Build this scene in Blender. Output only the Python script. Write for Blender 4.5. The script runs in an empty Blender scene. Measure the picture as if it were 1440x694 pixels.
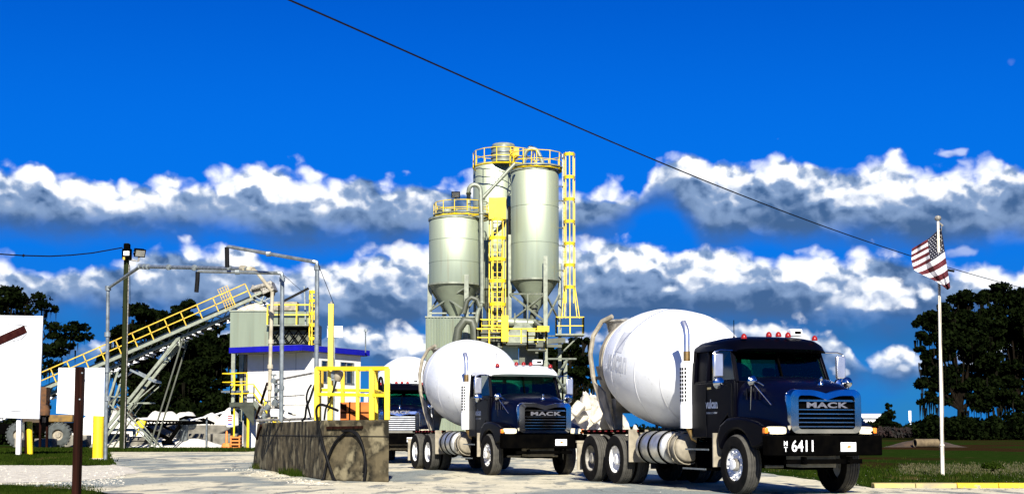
import bpy, bmesh, math, random
from mathutils import Vector, Matrix
R = math.radians
random.seed(7)
sc = bpy.context.scene
col = sc.collection
F = 1850.0; CY = 491.0; PH = R(3.6); EYE = 1.10

# ------------------------------------------------------------------ camera
cam = bpy.data.cameras.new('camera'); cam.sensor_width = 36; cam.lens = 36 * F / 1440
cam.shift_y = (CY - 347) / 1440; cam.clip_end = 6000; cam.clip_start = .1
co = bpy.data.objects.new('camera', cam); col.objects.link(co)
co.location = (0, 0, EYE); co.rotation_euler = (R(90) + PH, 0, 0)
sc.camera = co

def P(u, v, Y):
    """survey of the photograph: the point seen at (u, v) that stands Y metres out"""
    a = (u - 720) / F; b = (CY - v) / F
    dy = math.cos(PH) - b * math.sin(PH); dz = math.sin(PH) + b * math.cos(PH)
    k = Y / dy
    return Vector((a * k, Y, EYE + dz * k))
def G(u, v, z=0.0):
    b = (CY - v) / F
    dy = math.cos(PH) - b * math.sin(PH); dz = math.sin(PH) + b * math.cos(PH)
    k = (z - EYE) / dz
    return Vector(((u - 720) / F * k, dy * k, z))

# ------------------------------------------------------------------ materials
def _nt(name):
    m = bpy.data.materials.new(name); m.use_nodes = True
    nt = m.node_tree; b = nt.nodes['Principled BSDF']
    return m, nt, b
def mat(name, c1, c2=None, scale=4.0, rough=.6, metal=0., bump=0., coat=0., stretch=(1, 1, 1), lo=.35, hi=.65, detail=6,
        c3=None, scale3=1.0, lo3=.5, hi3=.62, stretch3=(1,1,1), space='Object', bscale=None, spec=None):
    m, nt, b = _nt(name); N = nt.nodes; L = nt.links
    b.inputs['Roughness'].default_value = rough; b.inputs['Metallic'].default_value = metal
    b.inputs['Coat Weight'].default_value = coat
    if spec is not None: b.inputs['Specular IOR Level'].default_value = spec
    b.inputs['Base Color'].default_value = (*c1, 1)
    if c2 is None and not bump: return m
    tc = N.new('ShaderNodeTexCoord')
    def noise(sc_, st, det):
        mp = N.new('ShaderNodeMapping'); mp.inputs['Scale'].default_value = st
        L.new(tc.outputs[space], mp.inputs['Vector'])
        n = N.new('ShaderNodeTexNoise'); n.inputs['Scale'].default_value = sc_; n.inputs['Detail'].default_value = det
        L.new(mp.outputs[0], n.inputs['Vector']); return n
    if c2 is not None:
        n = noise(scale, stretch, detail)
        mr = N.new('ShaderNodeMapRange'); mr.inputs[1].default_value = lo; mr.inputs[2].default_value = hi
        L.new(n.outputs['Fac'], mr.inputs[0])
        mx = N.new('ShaderNodeMix'); mx.data_type = 'RGBA'
        mx.inputs[6].default_value = (*c1, 1); mx.inputs[7].default_value = (*c2, 1)
        L.new(mr.outputs[0], mx.inputs[0]); out = mx.outputs[2]
        if c3 is not None:
            n3 = noise(scale3, stretch3, detail)
            m3 = N.new('ShaderNodeMapRange'); m3.inputs[1].default_value = lo3; m3.inputs[2].default_value = hi3
            L.new(n3.outputs['Fac'], m3.inputs[0])
            x3 = N.new('ShaderNodeMix'); x3.data_type = 'RGBA'; x3.inputs[7].default_value = (*c3, 1)
            L.new(out, x3.inputs[6]); L.new(m3.outputs[0], x3.inputs[0]); out = x3.outputs[2]
        L.new(out, b.inputs['Base Color'])
    if bump:
        nb = noise(bscale or scale * 3, stretch, 8)
        bp = N.new('ShaderNodeBump'); bp.inputs['Strength'].default_value = bump; bp.inputs['Distance'].default_value = .03
        L.new(nb.outputs['Fac'], bp.inputs['Height']); L.new(bp.outputs[0], b.inputs['Normal'])
    return m
def glass(name, tint, op=.0, fres=1.45):
    m, nt, b = _nt(name); N = nt.nodes; L = nt.links; N.remove(b)
    out = N['Material Output']
    t = N.new('ShaderNodeBsdfTransparent'); t.inputs[0].default_value = (*tint, 1)
    g = N.new('ShaderNodeBsdfGlossy'); g.inputs['Roughness'].default_value = .03; g.inputs[0].default_value = (.8, .9, .9, 1)
    fr = N.new('ShaderNodeFresnel'); fr.inputs[0].default_value = fres
    mx = N.new('ShaderNodeMixShader'); L.new(fr.outputs[0], mx.inputs[0]); L.new(t.outputs[0], mx.inputs[1]); L.new(g.outputs[0], mx.inputs[2])
    L.new(mx.outputs[0], out.inputs[0]); return m
M = {}
M['navy'] = mat('navy_truck_paint', (.0008, .0009, .0026), (.0012, .0011, .0028), 3, .35, .0, spec=.05)
M['navyhood'] = mat('navy_hood_paint', (.0008, .0012, .0085), (.001, .0015, .008), 3, .28, .0, coat=.08, spec=.12)
M['black'] = mat('black_frame_paint', (.0009, .0009, .001), (.002, .0018, .0015), 6, .7, spec=0.)
M['blackrub'] = mat('black_rubber', (.003, .003, .0035), (.006, .006, .006), 8, .6, spec=.12)
M['pile'] = mat('white_limestone_sand', (.64, .61, .52), (.52, .48, .38), 1.2, 1., bump=.5, lo=.45, hi=.75)
M['concf'] = mat('mottled_lit_concrete', (.105, .085, .048), (.020, .018, .012), 2.4, .95, spec=.1, lo=.40, hi=.60, bump=.5, c3=(.20, .17, .10), scale3=2.6, lo3=.53, hi3=.66)  # near face: real mottling, plus sunlight put in as a lighter tan
M['barpale'] = mat('bright_grille_bar', (.70, .72, .74), (.5, .52, .54), 5, .35, .5)
M['tyre'] = mat('dusty_tyre_rubber', (.003, .003, .0028), (.008, .007, .006), 5, .9, spec=.1)
M['tread'] = mat('worn_lit_tread_rubber', (.034, .032, .026), (.060, .056, .045), 9, .95, bump=.3)  # worn rubber, with sun on the tread put into the lighter grey
M['white'] = mat('white_drum_paint', (.74, .75, .74), (.62, .63, .62), 1.3, .38, coat=.15, lo=.5, hi=.8, c3=(.46, .45, .41), scale3=7, lo3=.67, hi3=.76)
M['whitep'] = mat('white_paint', (.8, .8, .78), (.68, .68, .64), 3, .5, lo=.5, hi=.8)
M['drumseam'] = mat('dusty_seam_paint', (.70, .70, .69), (.58, .58, .56), 6, .5)
M['fadelogo'] = mat('faded_grey_lettering', (.44, .45, .46), (.56, .57, .58), 5, .5)
M['chrome'] = mat('chrome', (.62, .64, .68), (.45, .47, .5), 3, .12, 1.)
M['lettermetal'] = mat('dull_letter_metal', (.22, .22, .24), (.15, .15, .17), 5, .4, .6)
M['stack'] = mat('polished_exhaust_pipe', (.80, .80, .82), (.65, .66, .7), 5, .32, .9)
M['steel'] = mat('brushed_tank_steel', (.62, .62, .6), (.4, .4, .38), 5, .35, .75)
M['bronze'] = mat('heat_blued_bronze_pipe', (.4, .25, .08), (.25, .16, .07), 8, .35, .8)
M['rimw'] = mat('white_wheel_paint', (.8, .8, .78), (.5, .46, .4), 6, .45, lo=.5, hi=.75)
M['rimd'] = mat('dull_wheel_metal', (.35, .33, .28), (.12, .11, .09), 9, .6, .3)
M['beige'] = mat('dusty_beige_steel', (.32, .28, .20), (.16, .14, .10), 4, .7)
M['amber'] = mat('amber_lens', (.9, .22, .02), None, rough=.2)
M['red'] = mat('red_lens', (.22, .008, .006), None, rough=.3, spec=.3)
M['lens'] = mat('headlamp_lens', (.85, .78, .55), (.7, .62, .4), 12, .12, coat=1)
M['glass'] = glass('green_tinted_glass', (.22, .52, .43))
M['wglass'] = mat('dark_window_glass', (.01, .012, .015), None, rough=.08, coat=1)
M['seat'] = mat('dark_seat_cloth', (.015, .015, .018), (.03, .03, .03), 8, .9)
M['redcloth'] = mat('red_cloth', (.8, .03, .02), (.6, .02, .02), 9, .85)
M['yellow'] = mat('yellow_safety_paint', (.72, .52, .006), (.56, .38, .015), 2.5, .5, lo=.45, hi=.75, c3=(.22, .12, .03), scale3=9, lo3=.66, hi3=.74)
M['yellowdull'] = mat('worn_yellow_paint', (.66, .40, .03), (.45, .26, .03), 2.5, .6)
M['silo'] = mat('pale_green_silo_paint', (.29, .33, .225), (.24, .275, .185), .9, .42, .45, stretch=(2.5, 2.5, .15), lo=.4, hi=.7,
                c3=(.25, .25, .16), scale3=2.2, stretch3=(3, 3, .10), lo3=.58, hi3=.74, spec=.8)
M['silodk'] = mat('grey_green_steel', (.075, .082, .055), (.05, .054, .036), 3, .5, .1)
M['pale'] = mat('pale_green_steel', (.25, .27, .20), (.16, .175, .13), 4, .45, .2)
M['galv'] = mat('galvanised_steel', (.26, .29, .29), (.15, .17, .17), 6, .4, .5)
M['conc'] = mat('stained_shaded_concrete', (.085, .072, .040), (.012, .012, .007), 2.6, .95, spec=.1, stretch=(1.8, 1.8, .30), lo=.38, hi=.60, bump=.5,
                c3=(.19, .155, .085), scale3=1.6, lo3=.54, hi3=.70, stretch3=(1.6, 1.6, .5), space='Object')  # other faces: real streaks, plus shade put in as a darker mix
M['concw'] = mat('weathered_concrete', (.20, .185, .145), (.08, .075, .06), 1.5, .9, bump=.4)
M['wood'] = mat('creosoted_wood', (.022, .0075, .005), (.007, .003, .002), 3, .95, spec=.03, stretch=(6, 6, .3), bump=.3)
M['polewood'] = mat('green_treated_pole', (.024, .030, .011), (.010, .013, .006), 3, .95, spec=.05, stretch=(6, 6, .3), bump=.2)
M['bark'] = mat('oak_bark', (.012, .009, .006), (.005, .004, .003), 5, 1., spec=0., stretch=(1, 1, .3), bump=.6)
M['blue'] = mat('blue_fascia_paint', (.006, .004, .30), (.004, .003, .22), 2, .45)
M['wall'] = mat('white_wall_panel', (.68, .67, .62), (.58, .57, .50), 1.2, .7, lo=.5, hi=.8)
M['signw'] = mat('faded_white_sign', (.68, .69, .68), (.60, .64, .66), 1.6, .6, lo=.45, hi=.75, c3=(.42, .44, .45), scale3=2.6, lo3=.66, hi3=.70)
M['brownp'] = mat('dark_brown_sign_paint', (.018, .003, .003), (.03, .008, .006), 5, .9, spec=.05)
M['lime'] = mat('crushed_limestone', (.56, .52, .42), (.38, .34, .26), 3, .95, bump=.8, lo=.38, hi=.66, c3=(.20, .18, .13), scale3=7, lo3=.58, hi3=.70)
M['orange'] = mat('orange_plastic', (.6, .2, .03), (.6, .17, .02), 4, .6)
M['card'] = mat('orange_brown_carton', (.46, .13, .012), (.34, .09, .01), 5, .8)
M['yellowor'] = mat('dusty_orange_yellow_paint', (.62, .42, .012), (.46, .28, .02), 2.5, .6)
M['yellowpale'] = mat('pale_yellow_paint', (.66, .52, .05), (.55, .42, .05), 2.5, .5)
M['beigew'] = mat('chalky_flagpole_paint', (.74, .68, .56), (.6, .55, .45), 4, .6)
M['rustpipe'] = mat('rusting_grey_pipe', (.25, .22, .15), (.4, .36, .26), 3, .7)
M['tyrel'] = mat('dusty_grey_loader_tyre', (.07, .08, .075), (.04, .045, .04), 3, .9)
M['loadery'] = mat('dusty_loader_yellow', (.20, .11, .012), (.10, .055, .01), 3, .6)
M['loader'] = mat('loader_yellow_paint', (.06, .035, .01), (.03, .02, .01), 3, .6)
M['cyl'] = mat('sand_rust', (.12, .05, .014), (.06, .03, .012), 4, .9)

# ------------------------------------------------------------------ mesh builder
class MB:
    def __init__(s): s.v = []; s.f = []; s.m = []; s.cur = 0
    def slot(s, i): s.cur = i; return s
    def add(s, vs, fs):
        o = len(s.v); s.v += [tuple(p) for p in vs]; s.f += [tuple(i + o for i in f) for f in fs]; s.m += [s.cur] * len(fs); return s
    def box(s, c, d, rot=None):
        hx, hy, hz = d[0] / 2, d[1] / 2, d[2] / 2
        vs = [Vector((x, y, z)) for x in (-hx, hx) for y in (-hy, hy) for z in (-hz, hz)]
        if rot is not None:
            rm = rot if isinstance(rot, Matrix) else Matrix.Rotation(rot, 3, 'Z'); vs = [rm @ p for p in vs]
        c = Vector(c)
        return s.add([p + c for p in vs], [(0, 1, 3, 2), (4, 6, 7, 5), (0, 4, 5, 1), (2, 3, 7, 6), (0, 2, 6, 4), (1, 5, 7, 3)])
    def bar(s, a, b, w, h=None):
        """rectangular bar from a to b"""
        a = Vector(a); b = Vector(b); h = h or w; d = (b - a)
        if d.length < 1e-6: return s
        x = d.normalized(); up = Vector((0, 0, 1)) if abs(x.z) < .95 else Vector((0, 1, 0))
        y = up.cross(x).normalized(); z = x.cross(y)
        vs = []
        for p in (a, b):
            for (i, j) in ((-1, -1), (1, -1), (1, 1), (-1, 1)): vs.append(p + y * (i * w / 2) + z * (j * h / 2))
        return s.add(vs, [(3, 2, 1, 0), (4, 5, 6, 7), (0, 1, 5, 4), (1, 2, 6, 5), (2, 3, 7, 6), (3, 0, 4, 7)])
    def tube(s, pts, r, n=8, cap=True):
        pts = [Vector(p) for p in pts]; k = len(pts)
        rs = r if isinstance(r, (list, tuple)) else [r] * k
        o = len(s.v); prev = None
        for i, p in enumerate(pts):
            t = (pts[min(i + 1, k - 1)] - pts[max(i - 1, 0)])
            t = t.normalized() if t.length > 1e-9 else Vector((0, 0, 1))
            if prev is None:
                up = Vector((0, 0, 1)) if abs(t.z) < .9 else Vector((1, 0, 0)); x = up.cross(t).normalized()
            else:
                x = prev - t * prev.dot(t)
                x = x.normalized() if x.length > 1e-6 else prev
            prev = x; y = t.cross(x)
            for j in range(n):
                a = 2 * math.pi * j / n; s.v.append(tuple(p + (x * math.cos(a) + y * math.sin(a)) * rs[i]))
        for i in range(k - 1):
            for j in range(n):
                s.f.append((o + i * n + j, o + i * n + (j + 1) % n, o + (i + 1) * n + (j + 1) % n, o + (i + 1) * n + j)); s.m.append(s.cur)
        if cap:
            s.f.append(tuple(o + j for j in reversed(range(n)))); s.m.append(s.cur)
            s.f.append(tuple(o + (k - 1) * n + j for j in range(n))); s.m.append(s.cur)
        return s
    def lathe(s, prof, c=(0, 0, 0), axis=(0, 0, 1), n=32, a0=0., a1=360., ref=None):
        """prof: list of (r, h)"""
        c = Vector(c); ax = Vector(axis).normalized()
        up = Vector(ref) if ref else (Vector((1, 0, 0)) if abs(ax.x) < .9 else Vector((0, 0, 1)))
        x = (up - ax * up.dot(ax)).normalized(); y = ax.cross(x); full = abs(a1 - a0 - 360) < 1e-6
        m = n if full else n + 1; o = len(s.v)
        for (r, h) in prof:
            for j in range(m):
                a = R(a0 + (a1 - a0) * j / n); s.v.append(tuple(c + ax * h + (x * math.cos(a) + y * math.sin(a)) * r))
        for i in range(len(prof) - 1):
            for j in range(n):
                j2 = (j + 1) % m
                s.f.append((o + i * m + j, o + i * m + j2, o + (i + 1) * m + j2, o + (i + 1) * m + j)); s.m.append(s.cur)
        return s
    def loft(s, rings, cap=True, closed=True):
        n = len(rings[0]); o = len(s.v)
        for r_ in rings: s.v += [tuple(p) for p in r_]
        for i in range(len(rings) - 1):
            for j in range(n if closed else n - 1):
                s.f.append((o + i * n + j, o + i * n + (j + 1) % n, o + (i + 1) * n + (j + 1) % n, o + (i + 1) * n + j)); s.m.append(s.cur)
        if cap:
            s.f.append(tuple(o + j for j in reversed(range(n)))); s.m.append(s.cur)
            s.f.append(tuple(o + (len(rings) - 1) * n + j for j in range(n))); s.m.append(s.cur)
        return s
    def prism(s, poly, off):
        """poly of 3D points extruded by vector off"""
        off = Vector(off); return s.loft([[Vector(p) for p in poly], [Vector(p) + off for p in poly]])
    def quad(s, a, b, c, d): return s.add([a, b, c, d], [(0, 1, 2, 3)])
    def build(s, name, mats, root=None, world=True, bevel=0, smooth=35, fix=True, seg=2):
        """world=True: vertices are world coordinates, taken relative to the root's base"""
        me = bpy.data.meshes.new(name)
        off = Vector((0, 0, 0))
        if root is None:
            if world and s.v:
                xs = [p[0] for p in s.v]; ys = [p[1] for p in s.v]; zs = [p[2] for p in s.v]
                off = Vector(((min(xs) + max(xs)) / 2, (min(ys) + max(ys)) / 2, min(zs)))
        elif world: off = root_world(root)
        me.from_pydata([(p[0] - off.x, p[1] - off.y, p[2] - off.z) for p in s.v], [], s.f)
        if not isinstance(mats, (list, tuple)): mats = [mats]
        for m_ in mats: me.materials.append(m_ if not isinstance(m_, str) else M[m_])
        me.polygons.foreach_set('material_index', s.m)
        if fix:
            bm = bmesh.new(); bm.from_mesh(me); bmesh.ops.recalc_face_normals(bm, faces=bm.faces); bm.to_mesh(me); bm.free()
        if smooth:
            me.polygons.foreach_set('use_smooth', [True] * len(me.polygons))
            me.set_sharp_from_angle(angle=R(smooth))
        me.update()
        o = bpy.data.objects.new(name, me); col.objects.link(o)
        if root is None: o.location = off if world else (0, 0, 0)
        else: o.parent = root
        if bevel:
            b = o.modifiers.new('bevel', 'BEVEL'); b.width = bevel; b.segments = seg; b.limit_method = 'ANGLE'; b.angle_limit = R(40)
        return o
def root_world(o):
    v = Vector((0, 0, 0))
    while o is not None: v += o.location; o = o.parent
    return v
def tag(o, label=None, cat=None, group=None, kind=None):
    if label: o['label'] = label
    if cat: o['category'] = cat
    if group: o['group'] = group
    if kind: o['kind'] = kind
    return o
def empty(name, loc, label=None, cat=None, group=None, rz=0, kind=None):
    o = bpy.data.objects.new(name, None); col.objects.link(o); o.location = loc; o.rotation_euler = (0, 0, rz)
    o.empty_display_size = .3
    return tag(o, label, cat, group, kind)

def text_mb(s, size, org, right, up, depth=.006, slot=0, bold=0., aspect=1.0, align='CENTER', mapf=None, grid=None, space=1.0):
    """lettering as real geometry; returns an MB"""
    cu = bpy.data.curves.new('t', 'FONT'); cu.body = s; cu.size = size; cu.align_x = align; cu.align_y = 'CENTER'
    cu.offset = bold; cu.resolution_u = 3; cu.space_character = space
    ob = bpy.data.objects.new('t', cu); col.objects.link(ob)
    bpy.context.view_layer.update()
    dg = bpy.context.evaluated_depsgraph_get()
    me = bpy.data.meshes.new_from_object(ob.evaluated_get(dg))
    bm = bmesh.new(); bm.from_mesh(me)
    if grid:
        xs = [v.co.x for v in bm.verts]; ys = [v.co.y for v in bm.verts]
        for ax, lo, hi in ((0, min(xs), max(xs)), (1, min(ys), max(ys))):
            k = lo + grid
            while k < hi:
                p = Vector((0, 0, 0)); p[ax] = k; nn = Vector((0, 0, 0)); nn[ax] = 1
                bmesh.ops.bisect_plane(bm, geom=bm.verts[:] + bm.edges[:] + bm.faces[:], plane_co=p, plane_no=nn); k += grid
    mb = MB(); mb.cur = slot
    org = Vector(org); right = Vector(right).normalized(); up = Vector(up).normalized(); nrm = right.cross(up)
    bm.verts.ensure_lookup_table()
    if mapf: vs = [mapf(v.co.x * aspect, v.co.y) for v in bm.verts]
    else: vs = [org + right * (v.co.x * aspect) + up * v.co.y + nrm * depth for v in bm.verts]
    mb.add(vs, [tuple(v.index for v in f.verts) for f in bm.faces])
    bm.free(); bpy.data.objects.remove(ob); bpy.data.meshes.remove(me); bpy.data.curves.remove(cu)
    return mb

def rail(mb, pts, h=1.05, r=.03, step=1.6, mid=(.5,), rails=True, post=True):
    """tubular railing along pts (deck level)"""
    pts = [Vector(p) for p in pts]; up = Vector((0, 0, 1))
    for a, b in zip(pts, pts[1:]):
        mb.bar(a + up * h, b + up * h, r * 2)
        for m_ in mid: mb.bar(a + up * h * m_, b + up * h * m_, r * 1.5)
        n = max(1, round((b - a).length / step))
        for i in range(n + 1):
            p = a.lerp(b, i / n); mb.bar(p, p + up * h, r * 2)
    return mb

b_ = M['silo'].node_tree.nodes['Principled BSDF']; b_.inputs['Anisotropic'].default_value = .75
# ------------------------------------------------------------------ sky, clouds, sun
SUN_EL, SUN_AZ = 33.0, 4.0      # the sun stands straight behind the camera
w = bpy.data.worlds.new('World'); sc.world = w; w.use_nodes = True
nt = w.node_tree; N = nt.nodes; L = nt.links
bg = N['Background']; bg.inputs['Strength'].default_value = .1
sky = N.new('ShaderNodeTexSky'); sky.sky_type = 'NISHITA'; sky.sun_disc = False
sky.sun_elevation = R(SUN_EL); sky.sun_rotation = R(180 - SUN_AZ); sky.air_density = 1.0; sky.dust_density = .3; sky.ozone_density = 3
def node(t, **kw):
    n = N.new(t)
    for k, v in kw.items(): setattr(n, k, v)
    return n
def mth(op, a, b=None, c=None, clamp=False):
    n = node('ShaderNodeMath', operation=op); n.use_clamp = clamp
    for i, q in enumerate((a, b, c)):
        if q is None: continue
        if isinstance(q, (int, float)): n.inputs[i].default_value = q
        else: L.new(q, n.inputs[i])
    return n.outputs[0]
def mrange(x, a, b, c=0., d=1., smooth=True):
    n = node('ShaderNodeMapRange'); n.interpolation_type = 'SMOOTHSTEP' if smooth else 'LINEAR'
    for i, q in enumerate((x, a, b, c, d)):
        if isinstance(q, (int, float)): n.inputs[i].default_value = q
        else: L.new(q, n.inputs[i])
    return n.outputs[0]
def mixc(f, a, b):
    n = node('ShaderNodeMix', data_type='RGBA')
    for i, q in ((0, f), (6, a), (7, b)):
        if isinstance(q, (int, float)): n.inputs[i].default_value = q
        elif isinstance(q, tuple): n.inputs[i].default_value = (*q, 1)
        else: L.new(q, n.inputs[i])
    return n.outputs[2]
tc = node('ShaderNodeTexCoord'); sep = node('ShaderNodeSeparateXYZ'); L.new(tc.outputs['Generated'], sep.inputs[0])
X_, Y_, Z_ = sep.outputs
az = mth('MULTIPLY', mth('ARCTAN2', X_, Y_), 57.29578)
el = mth('MULTIPLY', mth('ARCSINE', Z_), 57.29578)
# angle space used by the noise: x = azimuth, y = elevation (degrees)
cmb = node('ShaderNodeCombineXYZ'); L.new(az, cmb.inputs[0]); L.new(el, cmb.inputs[1])
def noise(scale, det, rough, sx=1., sy=1., off=(0, 0, 0), dist=0.):
    mp = node('ShaderNodeMapping'); mp.inputs['Scale'].default_value = (sx, sy, 1); mp.inputs['Location'].default_value = off
    L.new(cmb.outputs[0], mp.inputs['Vector'])
    n = node('ShaderNodeTexNoise'); n.noise_dimensions = '2D'; n.inputs['Scale'].default_value = scale; n.inputs['Detail'].default_value = min(det, 7)
    n.inputs['Roughness'].default_value = rough; n.inputs['Distortion'].default_value = dist
    L.new(mp.outputs[0], n.inputs['Vector']); return mth('SUBTRACT', n.outputs['Fac'], .5)
def uvdeg(u, v):
    p = P(u, v, 100.) - Vector((0, 0, EYE))
    return math.degrees(math.atan2(p.x, p.y)), math.degrees(math.asin(p.z / p.length))
def profile(pts):
    """elevation as a smooth function of azimuth"""
    fc = node('ShaderNodeFloatCurve'); cu = fc.mapping.curves[0]
    P_ = sorted(((uvdeg(u, v)[0] + 30) / 60, uvdeg(u, v)[1] / 25) for u, v in pts)
    P_ = [(0., P_[0][1])] + P_ + [(1., P_[-1][1])]
    while len(cu.points) < len(P_): cu.points.new(.5, .5)
    for i, (a, b) in enumerate(P_): cu.points[i].location = (a, max(0, min(1, b)))
    fc.mapping.update()
    L.new(mth('MULTIPLY', mth('ADD', az, 30), 1 / 60, clamp=True), fc.inputs['Value'])
    return mth('MULTIPLY', fc.outputs[0], 25)
n1 = noise(.30, 7, .47, 1, 1.25, dist=.15)
n2 = noise(1.1, 5, .48, 1, 1.3, (3, 1, 0), dist=.3)
n1s = noise(.30, 7, .47, 1, 1.25, (-.2, -.5, 0), dist=.15)       # the same billows a step towards the sun
n2s = noise(1.1, 5, .48, 1, 1.3, (2.9, .75, 0), dist=.3)
def vor(scale, sx, sy, off):
    mp = node('ShaderNodeMapping'); mp.inputs['Scale'].default_value = (sx, sy, 1); mp.inputs['Location'].default_value = off
    wn = node('ShaderNodeVectorMath', operation='ADD'); L.new(cmb.outputs[0], wn.inputs[0]); L.new(warp, wn.inputs[1])
    L.new(wn.outputs[0], mp.inputs['Vector'])
    n = node('ShaderNodeTexVoronoi'); n.voronoi_dimensions = '2D'; n.feature = 'SMOOTH_F1'; n.inputs['Scale'].default_value = scale; n.inputs['Smoothness'].default_value = .35
    n.inputs['Detail'].default_value = 1.3; n.inputs['Roughness'].default_value = .5; n.inputs['Lacunarity'].default_value = 2.3
    L.new(mp.outputs[0], n.inputs['Vector']); return mth('SUBTRACT', .42, n.outputs['Distance'])
wt_n = node('ShaderNodeTexNoise'); wt_n.noise_dimensions = '2D'; wt_n.inputs['Scale'].default_value = .9; wt_n.inputs['Detail'].default_value = 4; L.new(cmb.outputs[0], wt_n.inputs['Vector'])
wv = node('ShaderNodeVectorMath', operation='SUBTRACT'); L.new(wt_n.outputs['Color'], wv.inputs[0]); wv.inputs[1].default_value = (.5, .5, .5)
wsc = node('ShaderNodeVectorMath', operation='SCALE'); L.new(wv.outputs[0], wsc.inputs[0]); wsc.inputs['Scale'].default_value = .9
warp = wsc.outputs[0]
v1 = vor(.55, 1, 1.25, (0, 0, 0)); v1s = vor(.55, 1, 1.25, (-.13, -.30, 0))
nb = noise(.30, 6, .55, 1, 1.4, (11, 5, 0))
nlow = noise(.13, 3, .5, 1, 1., (4.2, 9, 0))
nfull = mth('ADD', mth('MULTIPLY', n1, .7), mth('ADD', mth('MULTIPLY', n2, .2), mth('MULTIPLY', v1, .55))); nfs = mth('ADD', mth('MULTIPLY', n1s, .7), mth('ADD', mth('MULTIPLY', n2s, .2), mth('MULTIPLY', v1s, .55)))
relief = mth('SUBTRACT', nfull, nfs)
rows = [
  # upper row of cumulus: (tops), (bases), puffiness
  ([(-60,250),(0,246),(60,244),(110,244),(170,262),(230,254),(300,250),(340,244),(420,252),(460,266),(520,266),(600,268),(640,262),(720,258),(800,262),(860,262),(900,262),(925,236),(955,224),(1010,238),(1060,232),(1120,224),(1165,240),(1240,230),(1330,234),(1440,230),(1500,232)],
   [(-60,318),(0,320),(120,326),(260,324),(400,334),(520,336),(600,334),(700,330),(800,326),(850,322),(885,306),(905,284),(925,276),(965,304),(1000,338),(1060,330),(1130,336),(1240,334),(1330,342),(1440,340),(1500,340)], 1.5, 0),
  # middle row
  ([(-60,374),(0,378),(60,388),(130,384),(200,368),(300,352),(345,350),(390,374),(450,380),(520,366),(600,356),(700,346),(800,338),(870,346),(930,362),(1000,362),(1060,358),(1140,366),(1220,358),(1280,368),(1340,380),(1440,384),(1500,384)],
   [(-60,436),(0,440),(120,432),(220,440),(330,452),(440,458),(560,462),(640,458),(800,456),(900,452),(1000,446),(1120,452),(1200,458),(1290,448),(1360,440),(1440,436),(1500,436)], 1.4, 7),
  # low, small and broken
  ([(-60,480),(60,492),(180,480),(300,476),(420,484),(500,478),(560,468),(610,474),(700,488),(840,478),(940,484),(1060,470),(1150,476),(1180,484),(1215,512),(1270,506),(1310,520),(1440,500),(1500,500)],
   [(-60,500),(60,500),(180,505),(300,512),(420,506),(500,504),(560,520),(610,522),(700,508),(840,500),(940,492),(1060,492),(1150,514),(1180,528),(1215,518),(1270,534),(1310,528),(1440,510),(1500,510)], 1.8, 13),
]
k = .1                                  # background strength
skyc = node('ShaderNodeHueSaturation'); skyc.inputs['Saturation'].default_value = 1.0
L.new(sky.outputs[0], skyc.inputs['Color'])
gam = node('ShaderNodeMix', data_type='RGBA', blend_type='MULTIPLY'); gam.inputs[0].default_value = 1
L.new(skyc.outputs[0], gam.inputs[6]); gam.inputs[7].default_value = SKY_TINT = (.0, .160, .56, 1)
colr = gam.outputs[2]
WH = (5.6, 5.7, 5.9); MID = (1.15, 1.75, 2.9); DK = (.28, .66, 1.50)
# thin veil that fades the blue toward the horizon
colr = mixc(mth('MULTIPLY', mrange(el, 21., 6.), .85), colr, (.01, .88, 3.9))
veil = mth('MULTIPLY', mrange(el, 9., .5), mth('ADD', .8, mth('MULTIPLY', nb, 1.2)), clamp=True)
colr = mixc(veil, colr, (.12, 1.10, 2.7))
front = mrange(mth('ABSOLUTE', az), 62., 40.)
dusk = mth('MULTIPLY', mth('MULTIPLY', mrange(el, 2.9, 4.2), mrange(el, 5.6, 4.4)), mth('ADD', .38, mth('MULTIPLY', nlow, 2.2)), clamp=True)
colr = mixc(mth('MULTIPLY', dusk, front), colr, (.14, .62, 1.5))
for tops, bases, amp, ph in rows:
    T = profile(tops); B = profile(bases)
    T2 = mth('ADD', mth('ADD', mth('ADD', T, .45), mth('MULTIPLY', nfull, amp * 1.15)), mth('MULTIPLY', nlow, 1.6)); B2 = mth('ADD', mth('ADD', B, -.25), mth('MULTIPLY', nb, 2.0))
    up = mrange(mth('SUBTRACT', T2, el), -.22, .42); dn = mrange(mth('SUBTRACT', el, B2), -.7, 1.1)
    dens = mth('MULTIPLY', mth('MULTIPLY', up, dn), front)
    hgt = mth('DIVIDE', mth('SUBTRACT', el, B2), mth('MAXIMUM', mth('SUBTRACT', T2, B2), .5))
    lit = mth('ADD', mth('ADD', mth('MULTIPLY', hgt, 1.0), mth('MULTIPLY', relief, mth('MULTIPLY', mth('MINIMUM', mth('MAXIMUM', hgt, .25), 1.0), 2.9))), mth('MULTIPLY', nb, 1.3))
    body = mixc(mrange(lit, .10, .56), DK, MID)
    body = mixc(mrange(lit, .52, 1.02), body, WH)
    colr = mixc(dens, colr, body)
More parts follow.
